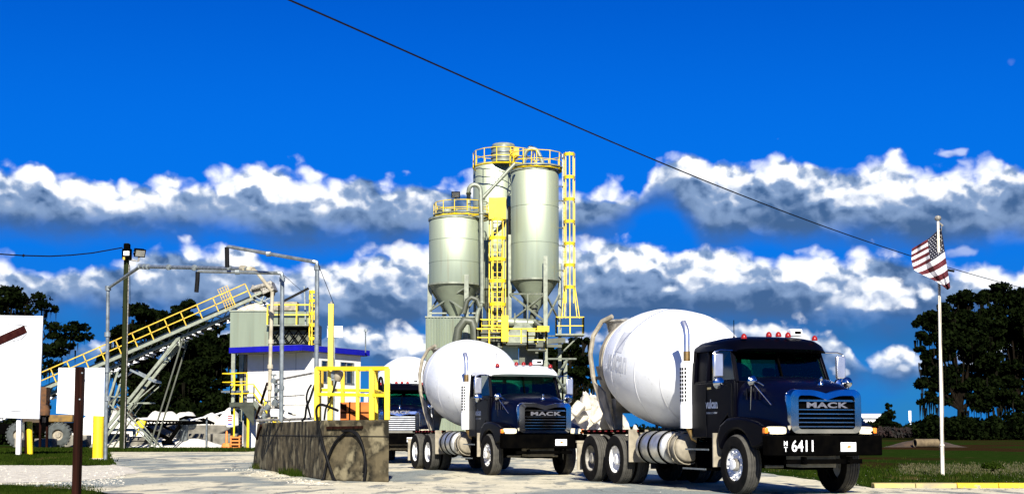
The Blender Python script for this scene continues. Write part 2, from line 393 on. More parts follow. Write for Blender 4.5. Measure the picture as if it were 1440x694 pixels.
# a few single puffs and wisps
def puff(u, v, ru, rv, lum, colr, soft=.45):
    a, e = uvdeg(u, v); sa = ru / F * 57.3; se = rv / F * 57.3
    dx = mth('DIVIDE', mth('SUBTRACT', az, a), sa); dy = mth('DIVIDE', mth('SUBTRACT', el, e), se)
    r = mth('SQRT', mth('ADD', mth('MULTIPLY', dx, dx), mth('MULTIPLY', dy, dy)))
    d = mrange(mth('ADD', r, mth('MULTIPLY', nfull, -2.2)), 1.0, 1.0 - soft)
    sh = mrange(mth('ADD', mth('MULTIPLY', dy, .5), mth('MULTIPLY', relief, 2.5)), -.6, .35)
    c = mixc(sh, MID, WH)
    return mixc(mth('MULTIPLY', d, lum), colr, c)
for q in ((1245, 416, 62, 26, 1., ), (1185, 424, 40, 18, .6), (1210, 402, 34, 12, .5), (985, 398, 60, 26, .75), (900, 384, 30, 14, .7), (1010, 322, 34, 22, .0),
          (1335, 216, 26, 8, .45), (1422, 92, 14, 12, .05), (1172, 488, 14, 16, .55), (1186, 522, 20, 10, .5), (1274, 518, 24, 11, .45),
          (566, 492, 34, 24, .9), (1345, 356, 40, 12, .3), (1380, 262, 26, 14, .3)):
    colr = puff(*q[:4], q[4], colr)
L.new(colr, bg.inputs['Color'])
w.cycles.sampling_method = 'MANUAL'; w.cycles.sample_map_resolution = 512

sun = bpy.data.lights.new('sun', 'SUN'); sun.energy = 5.0; sun.angle = R(.53); sun.color = (1., .95, .86)
so = bpy.data.objects.new('sun', sun); col.objects.link(so)
d = Vector((-math.sin(R(SUN_AZ)) * math.cos(R(SUN_EL)), math.cos(R(SUN_AZ)) * math.cos(R(SUN_EL)), -math.sin(R(SUN_EL))))
so.rotation_euler = d.to_track_quat('-Z', 'Y').to_euler(); so.location = (20, -30, 40)
vs = sc.view_settings; vs.view_transform = 'Standard'; vs.look = 'None'; vs.gamma = 1; vs.exposure = 1.05; vs.use_curve_mapping = False
sc.cycles.max_bounces = 6; sc.cycles.transparent_max_bounces = 12; sc.cycles.use_denoising = True

# ------------------------------------------------------------------ ground
def field_mat():
    m, nt2, b = _nt('field_grass_and_dirt'); N2 = nt2.nodes; L2 = nt2.links
    b.inputs['Roughness'].default_value = 1; b.inputs['Specular IOR Level'].default_value = 0.
    tc2 = N2.new('ShaderNodeTexCoord')
    def ns(scale, st=(1, 1, 1), loc=(0, 0, 0), det=7):
        mp = N2.new('ShaderNodeMapping'); mp.inputs['Scale'].default_value = st; mp.inputs['Location'].default_value = loc
        L2.new(tc2.outputs['Object'], mp.inputs[0])
        n = N2.new('ShaderNodeTexNoise'); n.inputs['Scale'].default_value = scale; n.inputs['Detail'].default_value = det
        L2.new(mp.outputs[0], n.inputs[0]); return n.outputs['Fac']
    def mx(f, a, b_, lo, hi):
        mr = N2.new('ShaderNodeMapRange'); mr.inputs[1].default_value = lo; mr.inputs[2].default_value = hi; L2.new(f, mr.inputs[0])
        x = N2.new('ShaderNodeMix'); x.data_type = 'RGBA'; L2.new(mr.outputs[0], x.inputs[0])
        for i, q in ((6, a), (7, b_)):
            if isinstance(q, tuple): x.inputs[i].default_value = (*q, 1)
            else: L2.new(q, x.inputs[i])
        return x.outputs[2]
    c = mx(ns(2.5), (.007, .018, .002), (.014, .028, .004), .35, .65)
    c = mx(ns(.10, (1, .5, 1), (3, 0, 0)), c, (.022, .010, .005), .47, .57)
    c = mx(ns(.9, (1, .6, 1), (7, 2, 0)), c, (.045, .032, .014), .62, .72)
    c = mx(ns(14), c, (.012, .022, .004), .52, .66)
    L2.new(c, b.inputs['Base Color'])
    bp = N2.new('ShaderNodeBump'); bp.inputs['Strength'].default_value = .8; bp.inputs['Distance'].default_value = .05
    L2.new(ns(10), bp.inputs['Height']); L2.new(bp.outputs[0], b.inputs['Normal'])
    return m
def yard_mat():
    m, nt2, b = _nt('crushed_limestone_yard'); N2 = nt2.nodes; L2 = nt2.links
    b.inputs['Roughness'].default_value = .95; b.inputs['Specular IOR Level'].default_value = .15
    tc2 = N2.new('ShaderNodeTexCoord')
    def ns(scale, st=(1, 1, 1), loc=(0, 0, 0), det=8, dist=0.):
        mp = N2.new('ShaderNodeMapping'); mp.inputs['Scale'].default_value = st; mp.inputs['Location'].default_value = loc
        L2.new(tc2.outputs['Object'], mp.inputs[0])
        n = N2.new('ShaderNodeTexNoise'); n.inputs['Scale'].default_value = scale; n.inputs['Detail'].default_value = det; n.inputs['Distortion'].default_value = dist
        L2.new(mp.outputs[0], n.inputs[0]); return n.outputs['Fac']
    def mx(f, a, b_, lo, hi, s=1.):
        mr = N2.new('ShaderNodeMapRange'); mr.inputs[1].default_value = lo; mr.inputs[2].default_value = hi; mr.inputs[4].default_value = s; L2.new(f, mr.inputs[0])
        x = N2.new('ShaderNodeMix'); x.data_type = 'RGBA'; L2.new(mr.outputs[0], x.inputs[0])
        for i, q in ((6, a), (7, b_)):
            if isinstance(q, tuple): x.inputs[i].default_value = (*q, 1)
            else: L2.new(q, x.inputs[i])
        return x.outputs[2]
    c = mx(ns(1.1), (.56, .51, .36), (.44, .40, .28), .40, .68)
    c = mx(ns(.20, (1, .62, 1), (4.5, 2, 0), dist=1.), c, (.16, .185, .175), .49, .57, .95)        # worn tracks where the asphalt shows
    c = mx(ns(1.7, (1, .25, 1), (1, 3, 0)), c, (.12, .135, .13), .54, .62, .85)
    c = mx(ns(9, (1, .6, 1)), c, (.18, .165, .13), .58, .72, .7)
    ab = N2.new('ShaderNodeMath'); ab.operation = 'SUBTRACT'; ab.inputs[1].default_value = .5; L2.new(ns(.45, (1, .6, 1), (2, 9, 0), 5, 1.2), ab.inputs[0])
    a2 = N2.new('ShaderNodeMath'); a2.operation = 'ABSOLUTE'; L2.new(ab.outputs[0], a2.inputs[0])
    c = mx(a2.outputs[0], (.05, .05, .045), c, .001, .005)
    c = mx(ns(40), c, (.60, .56, .46), .56, .7, .5)
    L2.new(c, b.inputs['Base Color'])
    bp = N2.new('ShaderNodeBump'); bp.inputs['Strength'].default_value = .5; bp.inputs['Distance'].default_value = .03
    L2.new(ns(12), bp.inputs['Height']); L2.new(bp.outputs[0], b.inputs['Normal'])
    return m
M['field'] = field_mat(); M['yard'] = yard_mat()
M['grassm'] = mat('grass_blades', (.010, .020, .002), (.020, .032, .004), 1.5, 1., spec=0., lo=.4, hi=.6, c3=(.07, .055, .02), scale3=.6, lo3=.60, hi3=.70)
M['drygrass'] = mat('dry_grass_blades', (.10, .085, .035), (.03, .035, .010), 1.5, .9)

g = MB(); xs = [-3000, -600, -150, -60, -25, 0, 6, 12, 25, 60, 150, 600, 3000]; ys = [-400, -60, 0, 20, 26, 32, 40, 60, 90, 150, 400, 1200, 4500]
for a, b in zip(xs, xs[1:]):
    for c_, d_ in zip(ys, ys[1:]): g.quad((a, c_, 0), (b, c_, 0), (b, d_, 0), (a, d_, 0))
bmw = g.build('ground', 'field', world=False, smooth=0)
# (shared corners are welded so the sheet is one surface)
bm = bmesh.new(); bm.from_mesh(bmw.data); bmesh.ops.remove_doubles(bm, verts=bm.verts, dist=1e-4); bm.to_mesh(bmw.data); bm.free()
tag(bmw, kind='structure')

def ragged(pts, n_per=1.2, amp=.25, seed=1):
    rr = random.Random(seed); out = []
    for a, b in zip(pts, pts[1:] + pts[:1]):
        a = Vector(a); b = Vector(b); n = max(1, min(60, int((b - a).length / n_per)))
        for i in range(n):
            p = a.lerp(b, i / n)
            if 0 < i: p = p + Vector((rr.uniform(-amp, amp), rr.uniform(-amp, amp), 0))
            out.append(p)
    return out
def sheet(name, pts, z, m, **kw):
    pts = [(p[0], p[1], z) for p in ragged(pts, **kw)]
    bm = bmesh.new(); vs_ = [bm.verts.new(p) for p in pts]; f = bm.faces.new(vs_)
    bmesh.ops.triangulate(bm, faces=[f]); me = bpy.data.meshes.new(name); 
    bmesh.ops.recalc_face_normals(bm, faces=bm.faces)
    if sum(f.normal.z for f in bm.faces) < 0: bmesh.ops.reverse_faces(bm, faces=bm.faces)
    bm.to_mesh(me); bm.free()
    me.materials.append(M[m]); o = bpy.data.objects.new(name, me); col.objects.link(o); return tag(o, kind='structure')
KX = 7.1; KY = 26.2
sheet('road', [(-60, -30, 0), (60, -30, 0), (60, KY - .16, 0), (KX, KY - .16, 0), (KX - .2, KY + 5, 0), (6.5, 60, 0), (9, 100, 0), (-10, 112, 0), (-20, 101, 0), (-13.5, 92, 0), (-15, 74.5, 0), (-24, 74, 0),
       G(150, 640), G(160, 650), G(130, 658), G(-20, 653), (-60, 42, 0)], .008, 'yard', n_per=.7, amp=.10)
# loose gravel edge in front of the left grass and grass corner at the very front
sheet('gravel_verge', [G(-60, 652), G(60, 652), G(120, 655), G(160, 653), G(200, 663), G(150, 673), G(60, 678), G(-60, 680)], .014, 'lime', n_per=.4, amp=.12, seed=3)
sheet('grass_corner', [G(-80, 681), G(20, 682), G(70, 686), G(120, 689), G(152, 694), G(165, 702), G(-80, 702)], .016, 'field', n_per=.25, amp=.06, seed=8)
# kerb with yellow paint
kb = MB()
segs = [7.15 + i * .82 for i in range(42)]
for i, x0 in enumerate(segs):
    kb.slot(1 if i < 2 else 0); kb.prism([(x0, KY - .14, 0), (x0, KY - .12, .10), (x0, KY + .10, .105), (x0, KY + .12, 0)], (.81, 0, 0))
M['kerby'] = mat('chipped_yellow_kerb_paint', (.60, .42, .004), (.45, .30, .008), 3, .7, bump=.3, c3=(.22, .20, .14), scale3=5, lo3=.62, hi3=.68)
M['kerbp'] = mat('worn_yellow_kerb_paint', (.42, .33, .10), (.24, .21, .13), 3, .8, bump=.3)
o = kb.build('kerb', ['kerby', 'kerbp'], world=False, bevel=.012); tag(o, kind='structure')
# stones
def stones(name, n, region, size, m, seed=5, flat=.6, zf=None):
    rr = random.Random(seed); mb = MB()
    for _ in range(n):
        x, y = region(rr); s = size * rr.uniform(.4, 1.0) * (1.8 if rr.random() < .06 else 1)
        z = zf(x, y) if zf else 0
        vs_ = [(x + s * rr.uniform(.6, 1) * a, y + s * rr.uniform(.6, 1) * b, z + s * flat * rr.uniform(.6, 1) * c) for a, b, c in ((1, 0, 0), (0, 1, 0), (-1, 0, 0), (0, -1, 0), (.2, .1, 1), (0, 0, -.3))]
        mb.add(vs_, [(0, 1, 4), (1, 2, 4), (2, 3, 4), (3, 0, 4), (1, 0, 5), (2, 1, 5), (3, 2, 5), (0, 3, 5)])
    return mb.build(name, m, world=False, smooth=0, fix=False)
def px_region(u0, u1, v0, v1, bias=1.):
    def f(rr):
        p = G(rr.uniform(u0, u1), v0 + (v1 - v0) * rr.random() ** bias); return p.x, p.y
    return f
tag(stones('gravel', 2600, px_region(-20, 175, 656, 682), .045, 'lime'), kind='stuff')
def rblock(rr):
    t = rr.random(); a = G(352, 659).lerp(G(455, 679), t) if rr.random() < .75 else G(455, 679).lerp(G(470, 681), rr.random())
    return a.x - abs(rr.gauss(0, .35)), a.y + rr.uniform(-.2, .2)
tag(stones('rubble', 500, rblock, .05, 'lime', seed=9), kind='stuff')
tag(stones('pebbles', 1500, px_region(160, 1440, 660, 700), .018, 'lime', seed=19), kind='stuff')
def kerbgrav(rr): return rr.uniform(6.6, 22), KY - .15 - abs(rr.gauss(0, .4))
tag(stones('loose_gravel', 900, kerbgrav, .03, 'concw', seed=29), kind='stuff')
# grass
def grass(name, n, region, h, m, seed=5, wid=.012, clump=5, spread=.06):
    rr = random.Random(seed); mb = MB()
    for _ in range(n):
        x, y = region(rr)
        for _k in range(clump):
            a = rr.uniform(0, 6.28); px, py = x + rr.gauss(0, spread), y + rr.gauss(0, spread); hh = h * rr.uniform(.4, 1.1); ln = hh * rr.uniform(.1, .6)
            dx, dy = math.cos(a) * wid, math.sin(a) * wid; b = rr.uniform(0, 6.28)
            mb.add([(px - dx, py - dy, 0), (px + dx, py + dy, 0), (px + ln * math.cos(b), py + ln * math.sin(b), hh)], [(0, 1, 2)])
    return tag(mb.build(name, m, world=False, smooth=0, fix=False), kind='stuff')
grass('grass', 7000, lambda rr: (rr.uniform(7.3, 34), KY + .2 + abs(rr.gauss(0, 9))), .10, 'grassm', 3, wid=.014)
grass('dry_grass', 900, lambda rr: ((lambda p: (p.x, p.y))(G(rr.uniform(1265, 1445), 660 + rr.gauss(0, 4)))), .07, 'drygrass', 4, wid=.014, spread=.12)
grass('left_grass', 5000, px_region(-20, 150, 633, 654, .7), .16, 'grassm', 5, wid=.03, spread=.15)
grass('front_grass', 1500, lambda rr: ((lambda p: (p.x, p.y))(G(rr.uniform(-20, 150) ** 1 * rr.random() ** .4, 682 + rr.random() ** .6 * 16))), .08, 'grassm', 6, wid=.007, spread=.05, clump=6)
grass('yard_grass', 3500, lambda rr: (rr.uniform(-31, -15.5), 75.5 + abs(rr.gauss(0, 3.2))), .22, 'grassm', 7, wid=.05, spread=.25)
def wreg(rr):
    t = rr.choice((.12, .18, .2, .55, .62, .66, .7, .74, .78)) + rr.gauss(0, .02); p = G(356, 656).lerp(G(455, 675), t); return p.x - .08 + rr.gauss(0, .05), p.y - .05 + rr.gauss(0, .08)
grass('weeds', 120, wreg, .22, 'grassm', 8, wid=.014, spread=.08, clump=7)
# ------------------------------------------------------------------ mixer trucks (local frame: x forward, y left, z up, origin below the front axle)
LW = 5.8
def mix_truck(X, Y, th, label, roof, number=None, dz=0., dr=1., grille_style='bars', plate=True, drumlogo=False, detail=True):
    root = empty('mixer_truck', (X, Y, 0), label, 'mixer truck', 'mixer trucks lined up in the yard', rz=th - R(90))
    def pt(name, mb, m, parent=None, **kw): return mb.build(name, m, parent or root, world=False, **kw)
    # wheels
    def wheel(cx, cy, side, front, dual):
        wr = empty('wheel', (cx, cy, .53)); wr.parent = root
        t = MB(); W = .145
        offs = (0, -side * .33) if dual else (0,)
        for o_ in offs:
            for (s_, prof) in ((0, [(.285, -W * .8), (.33, -W), (.46, -W * 1.02), (.505, -W * .93)]), (0, [(.505, W * .93), (.46, W * 1.02), (.33, W), (.285, W * .8)])):
                t.slot(0).lathe(prof, (0, o_, 0), (0, 1, 0), 40)
            pr = [(.505, -W * .93)]
            for g_ in (-.075, -.028, .028, .075):
                pr += [(.533, g_ - .0065 - .0), (.515, g_ - .005), (.515, g_ + .005), (.533, g_ + .0065)]
            pr += [(.505, W * .93)]
            t.slot(1).lathe(pr, (0, o_, 0), (0, 1, 0), 40)
        pt('tyre', t, ['tyre', 'tread'], wr, smooth=30)
        r_ = MB(); s = side
        if front: prof = [(.29, W * .85), (.285, W * .5), (.25, W * .62), (.20, W * .75), (.175, W * .55), (.10, W * .55), (.09, W * 1.25), (.0, W * 1.3)]
        else: prof = [(.29, W * .85), (.28, W * .2), (.255, -W * .3), (.20, -W * .6), (.13, -W * .6), (.12, W * .6), (.09, W * .8), (0, W * .8)]
        r_.lathe([(a, b * s) for a, b in prof], (0, 0, 0), (0, 1, 0), 32)
        for q in range(10):
            a = q * .6283; rr = .235 if front else .165; yy = (W * .66 if front else -W * .6) * s
            r_.tube([(rr * math.cos(a), yy, rr * math.sin(a)), (rr * math.cos(a), yy + s * .035, rr * math.sin(a))], .016, 6)
        pt('rim', r_, 'rimw' if (front or cx > -LW or not number) else 'rimd', wr)
        hb = MB()
        hb.lathe([(.115, (W * .5 if front else -W * .2) * s), (.11, (W * 1.0 if front else W * .5) * s), (.06, (W * 1.2 if front else W * .7) * s), (0, (W * 1.22 if front else W * .72) * s)], (0, 0, 0), (0, 1, 0), 16)
        pt('hub', hb, 'rimd', wr)
    for s in (-1, 1):
        wheel(0, s * 1.0, s, True, False)
        for dx in (.68, -.68): wheel(-LW + dx, s * 1.08, s, False, True)
    # chassis frame with axles
    f = MB()
    for s in (-1, 1):
        f.box((-3.3, s * .42, .88), (8.5, .09, .28))
    for x in (-7.4, -6.4, -5.0, -3.8, -2.6, -1.2, .3): f.box((x, 0, .86), (.12, .76, .16))
    for x in (0, -LW + .68, -LW - .68):
        f.tube([(x, -.9, .53), (x, .9, .53)], .075 if x == 0 else .11, 10)
        if x: f.lathe([(.0, -.2), (.16, -.2), (.2, 0), (.16, .2), (0, .2)], (x, 0, .53), (1, 0, 0), 12)
    f.box((-2.2, 0, .62), (2.6, .5, .28)); f.box((.2, 0, .70), (1.4, .66, .5))
    for s in (-1, 1): f.box((-LW, s * .62, .70), (1.5, .12, .10)); f.box((-LW, s * .62, .82), (.3, .14, .2))
    f.box((-LW, 0, 1.08), (3.9, 1.7, .05)); f.box((-LW, -.98, 1.13), (3.4, .04, .07)); f.box((-LW, .98, 1.13), (3.4, .04, .07))
    pt('chassis_frame', f, 'black', bevel=.01)
    # bumper
    b = MB()
    n = 8; ring = []
    for x0, x1, z0, z1 in ((1.02, 1.20, .70, 1.05),):
        pts = [(1.0, -1.14), (1.13, -1.10), (1.2, -.93), (1.22, 0), (1.2, .95), (1.13, 1.18), (1.0, 1.22)]
        b.prism([(x, y, z0) for x, y in pts] + [], (0, 0, z1 - z0))
    pt('bumper', b, 'black', bevel=.02)
    tw = MB()
    for y in (-.45, .45): tw.box((1.2, y, .62), (.12, .05, .13)); tw.tube([(1.24, y - .06, .60), (1.24, y + .06, .60)], .02, 8)
    tw.box((1.1, 0, .6), (.1, 1.5, .08)); pt('tow_bracket', tw, 'black')
    # front underside: oil pan / axle beam details
    u = MB(); u.tube([(.32, -.7, .5), (.32, .7, .5)], .03, 8); u.box((.7, 0, .62), (.5, .7, .25)); pt('front_axle_beam', u, 'beige', bevel=.02)
    # hood
    rings = []
    for x, wd, zt, zl in ((-.18, .97, 2.12, 1.25), (.15, .93, 2.11, 1.2), (.55, .84, 2.06, 1.1), (.9, .775, 1.98, 1.08), (1.08, .745, 1.905, 1.07), (1.13, .72, 1.86, 1.09)):
        rg = []
        for i in range(25):
            t = math.pi * i / 24; c = math.cos(t); s_ = math.sin(t)
            rg.append((x, wd * math.copysign(abs(c) ** .55, c), zl + (zt - zl) * abs(s_) ** .42))
        rings.append(rg)
    h = MB(); h.loft(rings); hood = pt('hood', h, 'navyhood', smooth=50)
    # hood side vents and emblem
    for s in (-1, 1):
        v = MB()
        for i in range(4): v.box((.12 + i * .11, s * .925 - s * i * .024, 1.78), (.055, .02, .20))
        pt('side_vent', v, 'chrome' if False else 'navyhood', hood)
    e_ = MB(); e_.lathe([(.05, 0), (.045, .03), (.02, .06), (.03, .10), (.015, .14), (0, .15)], (1.04, 0, 1.925), (0.25, 0, 1), 10); e_.box((.98, 0, 1.97), (.12, .03, .05)); pt('hood_ornament', e_, 'chrome', hood)
    # grille surround with the dip in the middle of its top edge
    gx = 1.15
    def outl(wd, z0, z1, dip, rc, n=6):
        pts = []
        for i in range(n + 1):
            a = R(180 + 90 * i / n); pts.append((-wd + rc + rc * math.cos(a), z0 + rc + rc * math.sin(a)))
        for i in range(n + 1):
            a = R(270 + 90 * i / n); pts.append((wd - rc + rc * math.cos(a), z0 + rc + rc * math.sin(a)))
        for i in range(n + 1):
            a = R(90 * i / n); pts.append((wd - rc + rc * math.cos(a), z1 - rc + rc * math.sin(a)))
        for i in range(1, 12):
            t = i / 12; y = (wd - rc) * (1 - 2 * t); d_ = dip * max(0, 1 - abs(y) / .3) ** 1.3
            pts.append((y, z1 - d_))
        for i in range(n + 1):
            a = R(90 + 90 * i / n); pts.append((-wd + rc + rc * math.cos(a), z1 - rc + rc * math.sin(a)))
        return pts
    gs = MB(); A = outl(.715, 1.07, 1.845, .05, .13); B = outl(.70, 1.085, 1.83, .06, .13); C = outl(.56, 1.155, 1.735, .08, .06); D = outl(.545, 1.165, 1.72, .08, .06)
    gs.loft([[(1.06, y, z) for y, z in A], [(gx + .02, y, z) for y, z in A], [(gx + .07, y, z) for y, z in B], [(gx + .085, y, z) for y, z in C], [(gx + .01, y, z) for y, z in D]], cap=False)
    grl = pt('grille_surround', gs, 'chrome', smooth=40)
    gb = MB(); gb.prism([(gx + .005, y, z) for y, z in D], (-.02, 0, 0)); pt('grille_mesh', gb, 'black', grl)
    br = MB()
    for i in range(7):
        z = 1.20 + i * .073
        if grille_style == 'bars' and i == 5: continue
        wd = .545
        br.box((gx + .05, 0, z), (.03, wd * 2, .016 if grille_style == 'bars' else .034))
    if grille_style == 'bars':
        br.box((gx + .05, 0, 1.655), (.03, 1.05, .014))
    pt('grille_bars', br, 'chrome' if grille_style == 'bars' else 'barpale', grl)
    if grille_style == 'bars': t = text_mb('MACK', .128, (gx + .07, 0, 1.565), (0, 1, 0), (0, 0, 1), bold=.005, aspect=2.15, space=1.08)
    else: t = text_mb('MACK', .13, (1.245, 0, 1.80), (0, 1, 0), (0, 0, 1), bold=.006, aspect=1.9, space=1.1)
    pt('lettering', t, 'lettermetal', grl, smooth=0)
    # fenders and headlamps
    for s in (-1, 1):
        fd = MB(); arch = [(.62 * math.cos(R(a)), .53 + .62 * math.sin(R(a))) for a in range(28, 158, 8)]
        outer = [(-.66, .80), (-.72, 1.02), (-.60, 1.24), (-.34, 1.36), (.0, 1.38), (.35, 1.36), (.72, 1.30), (1.0, 1.22), (1.06, 1.10), (1.05, .92), (.75, .84)]
        poly = outer + arch
        fd.prism([(x, s * .66, z) for x, z in poly], (0, s * .44, 0))
        fe = pt('fender', fd, 'navy', bevel=.05, seg=3)
        hl = MB(); rg = []
        for k_, (dx, sh) in enumerate(((0, 1.), (.035, .97), (.055, .8))):
            ring = []
            for i in range(20):
                a = 2 * math.pi * i / 20; yy = .205 * math.copysign(abs(math.cos(a)) ** .5, math.cos(a)) * sh; zz = .075 * math.copysign(abs(math.sin(a)) ** .6, math.sin(a)) * sh
                y = s * (.89 + yy); ring.append((1.055 + dx - .0 - max(0, (abs(y) - .95)) * .7, y, 1.13 + zz - .0))
            rg.append(ring)
        hl.loft(rg); hb = pt('headlight', hl, 'lens', fe)
        al = MB(); al.box((1.02, s * 1.085, 1.13), (.10, .07, .10)); pt('indicator_lamp', al, 'amber', hb, bevel=.015)
        fl = MB(); fl.box((1.06, s * .86, 1.02), (.04, .26, .045)); pt('marker_strip', fl, 'beige', hb)
    # cab
    c = MB()
    low = [(-.18, 1.05), (-.18, 2.02), (-1.85, 2.02), (-1.85, 1.0), (-.78, 1.0), (-.72, 1.25), (-.45, 1.42)]
    for s in (-1, 1): c.prism([(x, s * .96, z) for x, z in low], (0, s * .05, 0))
    c.box((-1.0, 0, 1.14), (1.7, 1.92, .06)); c.box((-1.83, 0, 1.5), (.05, 1.92, 1.0)); c.box((-.21, 0, 1.58), (.05, 1.92, .9)); c.box((-.40, 0, 1.98), (.42, 1.90, .10))
    # pillars
    for s in (-1, 1):
        c.bar((-.19, s * .95, 2.0), (-.47, s * .90, 2.66), .075, .07)
        c.bar((-1.28, s * .97, 2.0), (-1.28, s * .92, 2.66), .06, .07); c.bar((-1.81, s * .965, 2.0), (-1.81, s * .92, 2.66), .09, .09)
        c.bar((-.26, s * .965, 2.03), (-1.82, s * .965, 2.03), .06, .06)
        c.prism([(-1.31, s * .955, 2.0), (-1.85, s * .955, 2.0), (-1.85, s * .915, 2.66), (-1.31, s * .915, 2.66)], (0, -s * .04, 0))
    # rear wall with a wide window
    c.box((-1.83, 0, 2.10), (.05, 1.9, .16)); c.box((-1.83, 0, 2.60), (.05, 1.86, .16))
    for y in (-.88, .88, 0.0): c.box((-1.83, y, 2.35), (.05, .14 if y else .10, .5))
    cab = pt('cab_body', c, 'navy', bevel=.012)
    rf = MB(); rings = []
    for x, wd, z0, zt in ((-1.90, .94, 2.62, 2.80), (-1.7, .97, 2.62, 2.86), (-1.1, .98, 2.62, 2.885), (-.6, .97, 2.62, 2.87), (-.36, .96, 2.60, 2.83), (-.22, .95, 2.575, 2.76), (-.12, .93, 2.56, 2.62)):
        rg = []
        for i in range(17):
            t = math.pi * i / 16; cc = math.cos(t); ss = math.sin(t)
            rg.append((x - (1 - abs(ss)) * .0 - .12 * abs(cc) ** 3 * (x > -.5), wd * math.copysign(abs(cc) ** .5, cc), z0 + (zt - z0) * abs(ss) ** .6))
        rings.append(rg)
    rf.loft(rings); roof_o = pt('roof', rf, roof, cab, smooth=40)
    lamps = ((-.74, -.30, 2.80), (-.2, -.34, 2.85), (0, -.34, 2.855), (.2, -.34, 2.85), (.74, -.30, 2.80))
    for (y, x, z) in lamps:
        l_ = MB(); l_.lathe([(.055, 0), (.055, .03), (.045, .065), (.02, .09), (0, .095)], (x, y, z), (0, 0, 1), 10); pt('marker_light', l_, 'red', cab)
    if detail:
        bx = MB(); bx.box((-.55, .47, 2.955), (.16, .24, .13)); sb = pt('roof_sign', bx, 'whitep', cab, bevel=.015)
        bt = MB(); bt.box((-.466, .49, 2.955), (.006, .13, .05)); pt('dark_mark', bt, 'black', sb)
        an = MB(); an.tube([(-1.2, -.45, 2.87), (-1.2, -.45, 3.22)], .008, 5); an.lathe([(.02, 0), (.02, .05), (0, .06)], (-1.2, -.45, 2.86), n=8); pt('antenna', an, 'black', cab)
    # glazing
    gl = MB(); gl.prism([(-.205, -.91, 2.03), (-.205, .91, 2.03), (-.455, .88, 2.62), (-.455, -.88, 2.62)], (-.008, 0, -.004)); pt('windshield', gl, 'glass', cab)
    ce = MB(); ce.bar((-.19, 0, 2.03), (-.44, 0, 2.62), .03, .03); pt('windshield_divider', ce, 'black', cab)
    for s in (-1, 1):
        sg = MB(); sg.prism([(-.25, s * .945, 2.06), (-1.25, s * .945, 2.06), (-1.25, s * .91, 2.62), (-.49, s * .90, 2.62)], (0, -s * .006, 0)); pt('side_window', sg, 'glass', cab)
        dl = MB(); dl.box((-1.12, s * 1.018, 1.92), (.16, .02, .04)); pt('door_handle', dl, 'chrome', cab)
        se = MB()
        for q in ((( -.28, 1.12), (-.28, 1.98)), ((-1.27, 1.02), (-1.27, 1.98)), ((-.28, 1.98), (-1.27, 1.98))):
            se.bar((q[0][0], s * 1.0115, q[0][1]), (q[1][0], s * 1.0115, q[1][1]), .012, .012)
        pt('door_seam', se, 'blackrub', cab)
    rg_ = MB(); rg_.box((-1.845, -.44, 2.35), (.006, .78, .34)); rg_.box((-1.845, .44, 2.35), (.006, .78, .34)); pt('rear_window', rg_, 'glass', cab)
    # interior
    it = MB()
    for y in (-.48, .48):
        it.box((-1.2, y, 1.45), (.5, .5, .16)); it.bar((-1.42, y, 1.5), (-1.52, y, 2.15), .46, .12); it.box((-1.53, y, 2.26), (.10, .26, .16))
    pt('seat', it, 'seat', bevel=.04)
    ds = MB(); ds.box((-.42, 0, 1.86), (.36, 1.84, .22)); ds_o = pt('dashboard', ds, 'seat', bevel=.03)
    sw = MB(); c0 = Vector((-.72, .48, 2.02)); ax = Vector((-.55, 0, .83)).normalized(); e1 = Vector((0, 1, 0)); e2 = ax.cross(e1)
    sw.tube([c0 + (e1 * math.cos(a) + e2 * math.sin(a)) * .23 for a in [i * math.tau / 24 for i in range(25)]], .016, 6)
    sw.tube([c0 - e1 * .22, c0 + e1 * .22], .014, 5); sw.tube([c0, c0 - ax * .3], .025, 6); pt('steering_wheel', sw, 'blackrub')
    # door sign
    for s in (-1, 1):
        rt = (1, 0, 0) if s < 0 else (-1, 0, 0)
        t = text_mb('vulcan', .225, (-1.05, s * 1.012, 1.62), rt, (0, 0, 1), bold=.008, aspect=.82, depth=.004)
        t2 = text_mb('MATERIALS COMPANY', .05, (-1.05, s * 1.012, 1.46), rt, (0, 0, 1), aspect=.85, depth=.004)
        t.add(t2.v, t2.f); pt('door_lettering', t, 'signw', cab, smooth=0)
    # mirrors
    for s in (-1, 1):
        m_ = MB(); y = s * 1.28
        m_.tube([(-.32, s * .97, 2.58), (-.30, s * 1.22, 2.585), (-.30, s * 1.34, 2.55), (-.30, s * 1.37, 2.48), (-.30, s * 1.37, 2.08), (-.30, s * 1.33, 2.0), (-.30, s * 1.2, 1.98), (-.32, s * 1.0, 1.92)], .014, 6)
        mo = pt('mirror_bracket', m_, 'chrome')
        mh = MB(); mh.box((-.29, y, 2.31), (.07, .19, .42)); pt('mirror_housing', mh, 'stack', mo, bevel=.02)
        mg = MB(); mg.box((-.33, y, 2.31), (.004, .16, .38)); pt('mirror_glass', mg, 'stack', mo)
        mr = MB(); mr.lathe([(0, .0), (.05, .008), (.10, .03), (.115, .07), (.06, .10), (0, .10)], (-.24, y - s * .02, 1.99), (-1, 0, 0), 16); pt('round_mirror', mr, 'chrome', mo)
        hm = MB(); q = Vector((.38, s * .98, 2.00))
        hm.tube([q + Vector((-.02, 0, 0)), q + Vector((.04, -s * .12, -.02)), (.5, s * .80, 1.92)], .012, 6); hm.tube([q, (.78, s * .82, 1.58)], .010, 6); hm.tube([q, (.25, s * .93, 1.5)], .008, 6)
        ho = pt('fender_mirror_arm', hm, 'chrome'); 
        fm = MB(); fm.lathe([(0, 0), (.06, .012), (.095, .05), (.10, .09), (.06, .13), (0, .15)], q + Vector((-.06, 0, 0)), (1, -s * .25, 0), 18); pt('fender_mirror', fm, 'chrome', ho)
    # exhaust stack on the right side
    ex = MB(); sx, sy = -2.02, -1.03
